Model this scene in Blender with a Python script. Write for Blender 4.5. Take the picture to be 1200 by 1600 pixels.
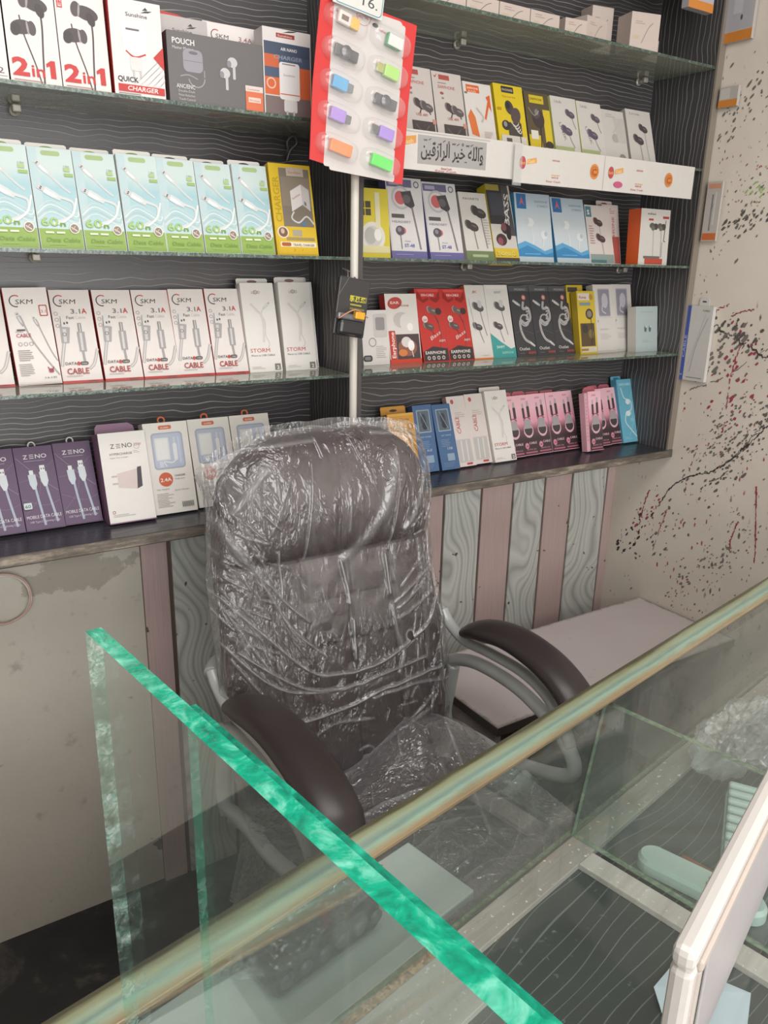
import bpy, bmesh, math, random
import numpy as np
from mathutils import Vector, Matrix

for o in list(bpy.data.objects): bpy.data.objects.remove(o)
SC = bpy.context.scene
COL = SC.collection

# ------------------------------------------------------------------ camera
FPX, PITCH, ROLL, YAW = 1231.5, 0.3051, 0.0221, 0.5784
CP = Vector((0, 0, 1.5))
FW = Vector((math.sin(YAW)*math.cos(PITCH), math.cos(YAW)*math.cos(PITCH), -math.sin(PITCH)))
_R = Vector((math.cos(YAW), -math.sin(YAW), 0)); _U = _R.cross(FW)
RT = _R*math.cos(ROLL) + _U*math.sin(ROLL); UP = -_R*math.sin(ROLL) + _U*math.cos(ROLL)
cam = bpy.data.cameras.new('camera'); cam.sensor_fit = 'VERTICAL'; cam.sensor_height = 24; cam.lens = 24*FPX/1600
cam.clip_start = 0.01
camo = bpy.data.objects.new('camera', cam); COL.objects.link(camo)
m = Matrix((RT, UP, -FW)).transposed().to_4x4(); m.translation = CP
camo.matrix_world = m; SC.camera = camo

# ------------------------------------------------------------------ light and exposure
SC.view_settings.view_transform = 'Standard'; SC.view_settings.look = 'None'
SC.view_settings.gamma = 1; SC.view_settings.use_curve_mapping = False
SC.view_settings.exposure = 0.5
w = bpy.data.worlds.new('world'); SC.world = w; w.use_nodes = True
w.node_tree.nodes['Background'].inputs[0].default_value = (1.0, 0.985, 0.96, 1)
w.node_tree.nodes['Background'].inputs[1].default_value = 1.0
def area(name, loc, target, sx, sy, power, col=(1, 1, 1)):
    l = bpy.data.lights.new(name, 'AREA'); l.shape = 'RECTANGLE'; l.size = sx; l.size_y = sy; l.energy = power; l.color = col
    o = bpy.data.objects.new(name, l); COL.objects.link(o); o.location = loc
    o.rotation_euler = (Vector(target)-Vector(loc)).to_track_quat('-Z', 'Y').to_euler()
    return o
area('shop_front_daylight', (0.0, -2.3, 1.55), (1.0, 1.6, 1.0), 3.0, 2.3, 66, (1.0, 0.985, 0.955))
area('ceiling_tube_light', (0.5, 0.15, 2.66), (0.6, 0.5, 0), 1.5, 0.9, 20, (1.0, 0.98, 0.95))

SC.cycles.max_bounces = 8; SC.cycles.transparent_max_bounces = 24
SC.cycles.caustics_reflective = False; SC.cycles.caustics_refractive = False

# ------------------------------------------------------------------ measuring helpers (sight line of a photo point met with a plane of the room)
def ray(x, y): return FW*FPX + RT*(x-600) - UP*(y-800)
def on_y(x, y, Y): d = ray(x, y); return CP + d*(Y/d.y)
def on_x(x, y, X): d = ray(x, y); return CP + d*(X/d.x)
def on_z(x, y, Z): d = ray(x, y); return CP + d*((Z-1.5)/d.z)

WALL, XR, XP = 1.6, 1.886, 0.829
FLOOR = 0.05
ZT, ZA, ZB, ZC, ZD = 1.9818, 1.7485, 1.5113, 1.2830, 1.0190
YF, YB = 1.400, 1.391

# ------------------------------------------------------------------ materials
def lin(c):
    c = c/255.0
    return c/12.92 if c <= 0.04045 else ((c+0.055)/1.055)**2.4
def rgb(r, g=None, b=None):
    if g is None: r, g, b = (int(r[i:i+2], 16) for i in (0, 2, 4))
    return (lin(r), lin(g), lin(b), 1)
MC = {}
class NT:
    def __init__(s, name, rough=0.5):
        s.m = bpy.data.materials.new(name); s.m.use_nodes = True; s.t = s.m.node_tree
        s.b = s.t.nodes['Principled BSDF']; s.out = s.t.nodes['Material Output']
        s.b.inputs['Roughness'].default_value = rough
    def n(s, kind, **kw):
        o = s.t.nodes.new(kind)
        for k, v in kw.items(): setattr(o, k, v)
        return o
    def put(s, sock, v):
        if isinstance(v, bpy.types.NodeSocket): s.t.links.new(v, sock)
        elif v is not None: sock.default_value = v
    def math(s, op, a, b=None, c=None, clamp=False):
        o = s.n('ShaderNodeMath', operation=op, use_clamp=clamp)
        for i, v in enumerate((a, b, c)): s.put(o.inputs[i], v)
        return o.outputs[0]
    def obj(s):
        return s.n('ShaderNodeTexCoord').outputs['Object']
    def pos(s):
        return s.n('ShaderNodeNewGeometry').outputs['Position']
    def xyz(s, v):
        o = s.n('ShaderNodeSeparateXYZ'); s.put(o.inputs[0], v); return o.outputs
    def comb(s, x, y, z):
        o = s.n('ShaderNodeCombineXYZ')
        for i, v in enumerate((x, y, z)): s.put(o.inputs[i], v)
        return o.outputs[0]
    def mapv(s, v, sc=(1, 1, 1), loc=(0, 0, 0), rot=(0, 0, 0)):
        o = s.n('ShaderNodeMapping'); s.put(o.inputs[0], v); o.inputs['Scale'].default_value = sc
        o.inputs['Location'].default_value = loc; o.inputs['Rotation'].default_value = rot; return o.outputs[0]
    def noise(s, v, scale=5, detail=3, rough=0.5, dist=0):
        o = s.n('ShaderNodeTexNoise'); s.put(o.inputs['Vector'], v); o.inputs['Scale'].default_value = scale
        o.inputs['Detail'].default_value = detail; o.inputs['Roughness'].default_value = rough; o.inputs['Distortion'].default_value = dist
        return o.outputs[0]
    def ramp(s, f, stops, interp='LINEAR'):
        o = s.n('ShaderNodeValToRGB'); s.put(o.inputs[0], f); r = o.color_ramp; r.interpolation = interp
        while len(r.elements) < len(stops): r.elements.new(0.5)
        for e, (p, c) in zip(r.elements, stops): e.position = p; e.color = c if len(c) == 4 else (*c, 1)
        return o.outputs[0]
    def mix(s, f, a, b, blend='MIX'):
        o = s.n('ShaderNodeMix', data_type='RGBA', blend_type=blend)
        s.put(o.inputs[0], f); s.put(o.inputs[6], a); s.put(o.inputs[7], b); return o.outputs[2]
    def bump(s, h, strength=0.3, dist=0.002):
        o = s.n('ShaderNodeBump'); s.put(o.inputs['Height'], h); o.inputs['Strength'].default_value = strength
        o.inputs['Distance'].default_value = dist; s.put(s.b.inputs['Normal'], o.outputs[0]); return o.outputs[0]
    def base(s, v): s.put(s.b.inputs['Base Color'], v)

def flat(c, rough=0.45, metal=0.0):
    """plain colour: print ink, paint, plastic"""
    k = (c, rough, metal)
    if k not in MC:
        t = NT('ink_'+c, rough); t.b.inputs['Metallic'].default_value = metal
        v = t.noise(t.obj(), 60, 2)
        col = rgb(c)
        if rough == 0.45: col = tuple(x*0.86 for x in col[:3])+(1,)
        lo = tuple(x*0.93 for x in col[:3])+(1,)
        t.base(t.mix(v, lo, col)); MC[k] = t.m
    return MC[k]

def laminate(name, axis, base='3c3a3c', line='a19e9b', rough=0.3, spacing=0.0105, glossy=0.4):
    """dark laminate with thin pale wavy lines; axis = across-line, along-line"""
    t = NT(name, rough); p = t.xyz(t.pos()); a, l = p[axis[0]], p[axis[1]]
    n1 = t.noise(t.comb(t.math('MULTIPLY', l, 3.2), t.math('MULTIPLY', a, 11.0), 0.0), 1, 2, 0.5)
    n2 = t.noise(t.comb(t.math('MULTIPLY', l, 14.0), t.math('MULTIPLY', a, 5.0), 3.0), 1, 1, 0.5)
    q = t.math('ADD', t.math('ADD', a, t.math('MULTIPLY', n1, 0.044)), t.math('MULTIPLY', n2, 0.016))
    f = t.math('FRACT', t.math('DIVIDE', q, spacing))
    d = t.math('ABSOLUTE', t.math('SUBTRACT', f, 0.5))
    ln = t.math('SUBTRACT', 1.0, t.math('DIVIDE', d, 0.085), clamp=True)
    vis = t.ramp(t.noise(t.comb(t.math('MULTIPLY', l, 3.0), t.math('MULTIPLY', a, 40.0), 7.0), 1, 1), [(0.35, (0.35,)*3), (0.6, (1,)*3)])
    ln = t.math('MULTIPLY', ln, vis)
    g = t.noise(t.pos(), 6, 3)
    b2 = t.mix(g, rgb(base), tuple(x*1.5 for x in rgb(base)[:3])+(1,))
    t.base(t.mix(ln, b2, rgb(line))); t.bump(ln, 0.25, 0.001)
    return t.m

def plaster():
    t = NT('painted_plaster', 0.75); p = t.pos(); z = t.xyz(p)[2]
    n = t.noise(p, 3, 5, 0.6); n2 = t.noise(p, 22, 4, 0.6)
    c = t.mix(n, rgb('b2aba1'), rgb('ccc6bc'))
    c = t.mix(t.ramp(n2, [(0.62, (0,)*3), (0.75, (0.5,)*3)]), c, rgb('857b70'))
    # damp stain under the shelf board
    q = t.mapv(p, (4.2, 0, 9), (-4.2*0.29, 0, -9*0.885))
    ln = t.n('ShaderNodeVectorMath', operation='LENGTH'); t.put(ln.inputs[0], q)
    d = t.math('ADD', ln.outputs['Value'], t.math('MULTIPLY', t.noise(p, 13, 5, 0.65), 1.2))
    st = t.ramp(d, [(0.95, (0.75,)*3), (1.1, (0.45,)*3), (1.18, (0.85,)*3), (1.24, (0,)*3)])
    c = t.mix(t.math('MULTIPLY', st, 0.6), c, rgb('766c60'))
    sp = t.ramp(t.noise(p, 16, 3, 0.6), [(0.70, (0,)*3), (0.73, (1,)*3)])
    c = t.mix(t.math('MULTIPLY', sp, 0.75), c, rgb('4a4440'))
    t.base(c); t.bump(t.noise(p, 35, 5, 0.6), 0.35, 0.004); return t.m

def splatter_base():
    t = NT('marble_print_panel', 0.45); p = t.pos()
    n = t.noise(p, 4, 5, 0.6)
    c = t.mix(n, rgb('cabfb3'), rgb('dfd8cd'))
    x = t.xyz(p)
    q = t.comb(t.math('ADD', x[1], t.math('MULTIPLY', x[2], 0.8)), t.math('MULTIPLY', x[2], 1.0), 0.0)
    def specks(scale, seed, lo, hi, maskscale, m0, m1, stretch):
        lo -= 0.035; hi -= 0.035
        v = t.n('ShaderNodeTexVoronoi'); t.put(v.inputs['Vector'], t.mapv(p, stretch, (seed, seed, seed), (0.75, 0, 0))); v.inputs['Scale'].default_value = scale
        d = t.math('ADD', v.outputs['Distance'], t.math('MULTIPLY', t.noise(p, scale*2.5, 2), 0.22))
        s = t.ramp(d, [(lo, (1,)*3), (hi, (0,)*3)])
        k = t.ramp(t.noise(t.mapv(p, stretch, (seed*3, seed, 0), (0.75, 0, 0)), maskscale, 3, 0.6), [(m0, (0,)*3), (m1, (1,)*3)])
        return t.math('MULTIPLY', s, k)
    c = t.mix(specks(75, 1.3, 0.24, 0.30, 5, 0.47, 0.54, (1, 1, 0.45)), c, rgb('7a736c'))
    c = t.mix(specks(48, 5.1, 0.25, 0.32, 4, 0.53, 0.58, (1, 1, 0.35)), c, rgb('6a6460'))
    c = t.mix(specks(52, 9.7, 0.24, 0.31, 5, 0.54, 0.60, (1, 1, 0.4)), c, rgb('a0465a'))
    c = t.mix(specks(30, 14.7, 0.20, 0.27, 3, 0.60, 0.64, (1, 1, 0.4)), c, rgb('a9c47c'))
    t.base(c); return t.m

def stripe_mat(kind):
    t = NT('stripe_'+kind, 0.4); p = t.pos(); x = t.xyz(p)
    if kind == 'pink':
        g = t.noise(t.comb(t.math('MULTIPLY', x[0], 220), 0.0, t.math('MULTIPLY', x[2], 6)), 1, 4, 0.7)
        g2 = t.noise(t.comb(t.math('MULTIPLY', x[0], 40), 0.0, t.math('MULTIPLY', x[2], 2)), 1, 3, 0.6)
        c = t.mix(g, rgb('a08886'), rgb('d2bab8')); c = t.mix(t.math('MULTIPLY', g2, 0.5), c, rgb('c0a9a8'))
    else:
        q = t.math('ADD', t.math('MULTIPLY', x[0], 1.0), t.math('MULTIPLY', t.noise(t.comb(t.math('MULTIPLY', x[0], 5), 0.0, t.math('MULTIPLY', x[2], 3.0)), 1, 1, 0.5), 0.34))
        f = t.math('PINGPONG', q, 0.019); f = t.math('DIVIDE', f, 0.019)
        c = t.ramp(f, [(0.0, rgb('989a98')), (0.3, rgb('bfc1bd')), (0.7, rgb('cfd0cb')), (1.0, rgb('b2b4b1'))])
        c = t.mix(t.math('MULTIPLY', t.noise(p, 60, 3), 0.4), c, rgb('b8b9b4'))
    spot = t.ramp(t.noise(p, 38, 2, 0.5), [(0.72, (0,)*3), (0.75, (1,)*3)])
    t.base(t.mix(spot, c, rgb('5a5048'))); return t.m

def floor_mat():
    t = NT('dark_marble_floor', 0.35); p = t.pos()
    n = t.noise(p, 5, 6, 0.65, 1.0)
    c = t.ramp(n, [(0.3, rgb('1e1e20')), (0.55, rgb('2c2b2c')), (0.66, rgb('55524e')), (0.8, rgb('8a857d'))])
    t.base(c); return t.m

def thin_glass(name, tint=(0.93, 0.97, 0.95), dust_haze=0.05, dust_haze_col='c8d2cc', refl=1.0, scale=7, specks=0.10):
    """clear pane: tinted see-through, Fresnel reflection and a pale diffuse film for dusty panes and painted haze"""
    t = NT(name)
    tr = t.n('ShaderNodeBsdfTransparent'); tr.inputs[0].default_value = (*tint, 1)
    gl = t.n('ShaderNodeBsdfGlossy'); gl.inputs['Roughness'].default_value = 0.03; gl.inputs[0].default_value = (1, 1, 1, 1)
    df = t.n('ShaderNodeBsdfDiffuse'); df.inputs[0].default_value = rgb(dust_haze_col)
    lw = t.n('ShaderNodeLayerWeight'); lw.inputs[0].default_value = 0.5
    fr_ = t.math('ADD', t.math('MULTIPLY', t.math('POWER', lw.outputs['Facing'], 5.0), 0.92), 0.04)
    a = t.n('ShaderNodeMixShader'); b = t.n('ShaderNodeMixShader')
    nz = t.noise(t.pos(), scale, 5, 0.65); sp = t.ramp(t.noise(t.pos(), 130, 2, 0.5), [(0.72, (0,)*3), (0.76, (1,)*3)])
    dd = t.math('ADD', t.math('MULTIPLY', nz, dust_haze*2), t.math('MULTIPLY', sp, specks))
    t.put(a.inputs[0], dd); t.put(a.inputs[1], tr.outputs[0]); t.put(a.inputs[2], df.outputs[0])
    t.put(b.inputs[0], t.math('MULTIPLY', fr_, refl)); t.put(b.inputs[1], a.outputs[0]); t.put(b.inputs[2], gl.outputs[0])
    t.put(t.out.inputs[0], b.outputs[0]); return t.m

def glass_edge(name, c1, c2, c3, scale=60, emitless=True):
    t = NT(name, 0.12); p = t.pos()
    n = t.noise(p, scale, 4, 0.6, 1.5); n2 = t.noise(p, scale*2.6, 2)
    c = t.ramp(n, [(0.3, rgb(c1)), (0.5, rgb(c2)), (0.68, rgb(c3))])
    t.base(c); t.bump(n2, 0.6, 0.002)
    t.b.inputs['Coat Weight'].default_value = 0.5
    return t.m

def leather():
    t = NT('dark_brown_leatherette', 0.42); p = t.obj()
    v = t.n('ShaderNodeTexVoronoi'); t.put(v.inputs['Vector'], p); v.inputs['Scale'].default_value = 350
    c = t.mix(t.noise(p, 8, 3), rgb('42373a'), rgb('504446'))
    t.base(c); t.bump(v.outputs['Distance'], 0.15, 0.0006); return t.m

def film(name, amount=0.14, scale=(14, 14, 5), white='d8d8da', bumpd=0.006, rough=0.16):
    """clear polythene film: see-through with glossy creases and whitish doubled folds and painted highlights"""
    t = NT(name); p = t.obj()
    tr = t.n('ShaderNodeBsdfTransparent'); tr.inputs[0].default_value = (0.97, 0.97, 0.97, 1)
    gl = t.n('ShaderNodeBsdfGlossy'); gl.inputs['Roughness'].default_value = rough; gl.inputs[0].default_value = (0.95, 0.95, 0.97, 1)
    df = t.n('ShaderNodeBsdfDiffuse'); df.inputs[0].default_value = rgb(white)
    tl = t.n('ShaderNodeBsdfTranslucent'); tl.inputs[0].default_value = rgb(white)
    at = t.n('ShaderNodeAttribute'); at.attribute_name = 'fold'
    q = t.mapv(p, scale)
    n = t.noise(q, 1, 4, 0.55, 1.2)
    r = t.math('SUBTRACT', 1.0, t.math('MULTIPLY', t.math('ABSOLUTE', t.math('SUBTRACT', n, 0.5)), 9.0), clamp=True)
    r2n = t.noise(t.mapv(p, tuple(s*2.3 for s in scale), (3, 5, 1), (0.3, 0.5, 0.6)), 1, 3, 0.5, 0.8)
    r2 = t.math('SUBTRACT', 1.0, t.math('MULTIPLY', t.math('ABSOLUTE', t.math('SUBTRACT', r2n, 0.5)), 12.0), clamp=True)
    px_ = t.xyz(p)[0]
    side = t.math('MULTIPLY', t.math('SUBTRACT', t.math('ABSOLUTE', t.math('ADD', px_, -0.03)), 0.11), 9.0, clamp=True)
    mk = t.math('ADD', t.math('MULTIPLY', side, 0.8), t.ramp(t.noise(p, 7, 2), [(0.42, (0.10,)*3), (0.68, (0.8,)*3)]), clamp=True)
    h = t.math('MULTIPLY', t.math('ADD', r, t.math('MULTIPLY', r2, 0.5)), mk)
    bp = t.n('ShaderNodeBump'); t.put(bp.inputs['Height'], h); bp.inputs['Strength'].default_value = 0.8; bp.inputs['Distance'].default_value = bumpd
    t.put(gl.inputs['Normal'], bp.outputs[0])
    lw = t.n('ShaderNodeLayerWeight'); lw.inputs[0].default_value = 0.5; t.put(lw.inputs['Normal'], bp.outputs[0])
    m1 = t.n('ShaderNodeMixShader'); m1.inputs[0].default_value = 0.4
    t.put(m1.inputs[1], df.outputs[0]); t.put(m1.inputs[2], tl.outputs[0])
    m2 = t.n('ShaderNodeMixShader'); m3 = t.n('ShaderNodeMixShader')
    f = t.math('ADD', t.math('ADD', amount, t.math('MULTIPLY', at.outputs['Fac'], 0.5)), t.math('MULTIPLY', t.math('MULTIPLY', r, r), 0.05), clamp=True)
    t.put(m2.inputs[0], f); t.put(m2.inputs[1], tr.outputs[0]); t.put(m2.inputs[2], m1.outputs[0])
    g = t.math('ADD', t.math('MULTIPLY', t.math('POWER', lw.outputs['Facing'], 4.0), 0.9), 0.085, clamp=True)
    t.put(m3.inputs[0], g); t.put(m3.inputs[1], m2.outputs[0]); t.put(m3.inputs[2], gl.outputs[0])
    t.put(t.out.inputs[0], m3.outputs[0]); return t.m

def metal(name, c='9c9c9a', rough=0.35, met=0.85):
    t = NT(name, rough); t.b.inputs['Metallic'].default_value = met
    t.base(t.mix(t.noise(t.obj(), 25, 3), rgb(c), tuple(x*0.8 for x in rgb(c)[:3])+(1,))); return t.m

M_LAM_H = laminate('dark_laminate_wavy_lines', (2, 0))
M_LAM_V = laminate('dark_laminate_upright_lines', (1, 2), spacing=0.013, line='a5a29e')
M_LAM_T = laminate('dark_laminate_board_top', (1, 0), base='333338', line='55555c', rough=0.25, spacing=0.02)
M_PLASTER = plaster(); M_SPLAT = splatter_base(); M_PINK = stripe_mat('pink'); M_GREY = stripe_mat('grey')
M_FLOOR = floor_mat()
M_SHELFGLASS = thin_glass('shelf_glass', (0.84, 0.88, 0.85), 0.32, 'd4d6c4', 1.0, 4, 0.0)  # strong pale film paints in the bounced light on the undersides
M_TOPGLASS = thin_glass('counter_glass', (0.975, 0.988, 0.982), 0.025, 'c4ccc6', 1.0)
M_SHEET = thin_glass('thick_sheet_glass', (0.965, 0.985, 0.978), 0.03, 'c0c6c4', 1.0)
M_DIVGLASS = thin_glass('divider_glass', (0.92, 0.965, 0.95), 0.05, 'bcc8c2', 1.0)
M_EDGE_NEAR = glass_edge('bright_green_cut_glass_edge', '0c7a60', '14a684', '74cdb4', 52)
M_EDGE_MID = glass_edge('mid_green_cut_glass_edge', '0a5f4c', '0f8c70', '2fb898', 45)
M_EDGE_PALE = glass_edge('chipped_glass_edge', '5f8f80', '9cc0b2', 'f0f6ee', 150)
def see_through(m, lo=0.25, hi=0.85, sc=55):
    nt_ = m.node_tree; out = nt_.nodes['Material Output']; src = out.inputs[0].links[0].from_socket
    mx = nt_.nodes.new('ShaderNodeMixShader'); tr = nt_.nodes.new('ShaderNodeBsdfTransparent'); nz = nt_.nodes.new('ShaderNodeTexNoise'); nz.inputs['Scale'].default_value = sc; nz.inputs['Detail'].default_value = 4
    mr = nt_.nodes.new('ShaderNodeMapRange'); mr.inputs[1].default_value = 0.4; mr.inputs[2].default_value = 0.62; mr.inputs[3].default_value = lo; mr.inputs[4].default_value = hi
    tr.inputs[0].default_value = (0.7, 0.95, 0.85, 1); gm = nt_.nodes.new('ShaderNodeNewGeometry'); nt_.links.new(gm.outputs['Position'], nz.inputs['Vector'])
    nt_.links.new(nz.outputs[0], mr.inputs[0]); nt_.links.new(mr.outputs[0], mx.inputs[0]); nt_.links.new(tr.outputs[0], mx.inputs[1]); nt_.links.new(src, mx.inputs[2]); nt_.links.new(mx.outputs[0], out.inputs[0]); return m
see_through(M_EDGE_PALE, 0.12, 0.7); M_EDGE_THIN = see_through(glass_edge('thin_green_glass_edge', '1f8a6a', '3aa888', '9fd8c4', 90), 0.3, 0.7)
M_EDGE_SHELF = glass_edge('shelf_glass_edge', '2e3a34', '3f5048', '6a7e70', 80)
M_EDGE_DIV = glass_edge('divider_glass_edge', '5a6a50', '76826a', '95a086', 60)
M_LEATHER = leather(); M_PAD = flat('382f30', 0.38); M_SILVER = metal('silver_painted_frame', 'c2c5c4', 0.35, 0.12)
M_STEEL = metal('dull_steel', '8c8a86', 0.4, 0.8)
M_BLACKP = flat('1d1d20', 0.4)
M_FILM = film('clear_chair_film', 0.03); M_FILM2 = film('clear_bag_film', 0.14, (45, 45, 45), 'dfe6e4', 0.004)

# ------------------------------------------------------------------ mesh helpers
def link(name, me, parent=None, loc=None):
    o = bpy.data.objects.new(name, me); COL.objects.link(o)
    if parent is not None: o.parent = parent
    if loc is not None: o.location = loc
    return o
def tag(o, label=None, cat=None, group=None, kind=None):
    for k, v in (('label', label), ('category', cat), ('group', group), ('kind', kind)):
        if v: o[k] = v
    return o
def empty(name, loc=(0, 0, 0), rz=0):
    o = bpy.data.objects.new(name, None); COL.objects.link(o); o.location = loc; o.rotation_euler.z = rz; o.empty_display_size = 0.05
    return o

class MB:
    """collects geometry for one mesh object"""
    def __init__(s): s.v = []; s.f = []; s.mi = []; s.mats = []; s.sm = []
    def mat(s, m):
        if m not in s.mats: s.mats.append(m)
        return s.mats.index(m)
    def add(s, vs, fs, m, smooth=False):
        b = len(s.v); s.v += [tuple(x) for x in vs]; k = s.mat(m)
        for f in fs: s.f.append(tuple(b+i for i in f)); s.mi.append(k); s.sm.append(smooth)
    def box(s, lo, hi, m, bev=0.0, faces=None, M=None):
        """faces: dict of face name -> material, names x- x+ y- y+ z- z+"""
        bm = bmesh.new(); bmesh.ops.create_cube(bm, size=1)
        for v in bm.verts: v.co = Vector([lo[i]+(v.co[i]+0.5)*(hi[i]-lo[i]) for i in range(3)])
        if bev > 0: bmesh.ops.bevel(bm, geom=bm.edges[:], offset=bev, segments=2, affect='EDGES', profile=0.5)
        bm.normal_update()
        vs = [v.co.copy() for v in bm.verts]
        if M is not None: vs = [M @ v for v in vs]
        groups = {}
        for f in bm.faces:
            mm = m
            if faces:
                n = f.normal; a = max(range(3), key=lambda i: abs(n[i]))
                if abs(n[a]) > 0.9: mm = faces.get('xyz'[a]+('+' if n[a] > 0 else '-'), m)
            groups.setdefault(mm, []).append([v.index for v in f.verts])
        b = len(s.v); s.v += [tuple(v) for v in vs]
        for mm, fs in groups.items():
            k = s.mat(mm)
            for f in fs: s.f.append(tuple(b+i for i in f)); s.mi.append(k); s.sm.append(False)
        bm.free()
    def tube(s, pts, r, m, seg=10, cap=True, flatz=1.0, up=(0, 0, 1)):
        pts = [Vector(p) for p in pts]; n = len(pts); rs = r if isinstance(r, (list, tuple)) else [r]*n
        vs = []; fs = []
        nrm = None
        for i, p in enumerate(pts):
            t = (pts[min(i+1, n-1)]-pts[max(i-1, 0)]).normalized()
            if nrm is None:
                u = Vector(up); nrm = (u - t*u.dot(t))
                if nrm.length < 1e-3: nrm = Vector((1, 0, 0)) - t*t.x
                nrm.normalize()
            else: nrm = (nrm - t*nrm.dot(t)).normalized()
            bn = t.cross(nrm)
            for k in range(seg):
                a = 2*math.pi*k/seg; vs.append(p + nrm*math.cos(a)*rs[i]*flatz + bn*math.sin(a)*rs[i])
        for i in range(n-1):
            for k in range(seg):
                a, b = i*seg+k, i*seg+(k+1) % seg; fs.append((a, b, b+seg, a+seg))
        if cap: fs.append(tuple(range(seg))[::-1]); fs.append(tuple((n-1)*seg+k for k in range(seg)))
        s.add(vs, fs, m, True)
    def lathe(s, prof, m, c=(0, 0, 0), seg=20, axis='z'):
        vs = []; fs = []
        for r, h in prof:
            for k in range(seg):
                a = 2*math.pi*k/seg; x, y = r*math.cos(a), r*math.sin(a)
                v = {'z': (x, y, h), 'y': (x, h, y), 'x': (h, x, y)}[axis]
                vs.append((c[0]+v[0], c[1]+v[1], c[2]+v[2]))
        for i in range(len(prof)-1):
            for k in range(seg):
                a, b = i*seg+k, i*seg+(k+1) % seg; fs.append((a, b, b+seg, a+seg))
        fs.append(tuple(range(seg))[::-1]); fs.append(tuple((len(prof)-1)*seg+k for k in range(seg)))
        s.add(vs, fs, m, True)
    def prism(s, poly, y0, y1, m, M=None):
        """outline in x,z extruded along y"""
        n = len(poly); vs = [Vector((p[0], y0, p[1])) for p in poly]+[Vector((p[0], y1, p[1])) for p in poly]
        if M is not None: vs = [M @ v for v in vs]
        fs = [tuple(range(n)), tuple(range(n, 2*n))[::-1]]+[(i, i+n, (i+1) % n+n, (i+1) % n) for i in range(n)]
        s.add(vs, fs, m)
    def build(s, name, parent=None, loc=None, recalc=True):
        me = bpy.data.meshes.new(name); me.from_pydata(s.v, [], s.f)
        for mt in s.mats: me.materials.append(mt)
        me.polygons.foreach_set('material_index', s.mi); me.polygons.foreach_set('use_smooth', s.sm)
        if recalc:
            bm = bmesh.new(); bm.from_mesh(me); bmesh.ops.recalc_face_normals(bm, faces=bm.faces[:]); bm.to_mesh(me); bm.free()
        me.update(); return link(name, me, parent, loc)

def smooth(pts, k=8):
    """Catmull-Rom through points"""
    P = [Vector(p) for p in pts]; out = []
    for i in range(len(P)-1):
        a = P[max(i-1, 0)]; b = P[i]; c = P[i+1]; d = P[min(i+2, len(P)-1)]
        for j in range(k):
            t = j/k; out.append(0.5*((2*b)+(c-a)*t+(2*a-5*b+4*c-d)*t*t+(3*b-a-3*c+d)*t**3))
    out.append(P[-1]); return out

TXT = {}
def text_mesh(s, bold=0.0):
    if 'M' in s and len(s) > 1: bold = 0.0
    k = (s, bold)
    if k not in TXT:
        cu = bpy.data.curves.new('t', 'FONT'); cu.body = s; cu.size = 1; cu.offset = bold*1.3 if len(s) == 1 else min(bold*1.3, 0.017); cu.resolution_u = 2; cu.fill_mode = 'FRONT'
        o = bpy.data.objects.new('t', cu); COL.objects.link(o)
        me = o.to_mesh(); vs = [(v.co.x, v.co.y) for v in me.vertices]; fs = [tuple(p.vertices) for p in me.polygons]
        o.to_mesh_clear(); bpy.data.objects.remove(o); bpy.data.curves.remove(cu)
        if not vs: vs = [(0, 0)]
        x0 = min(v[0] for v in vs); x1 = max(v[0] for v in vs)
        TXT[k] = ([(v[0]-x0, v[1]) for v in vs], fs, x1-x0)
    return TXT[k]

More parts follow.
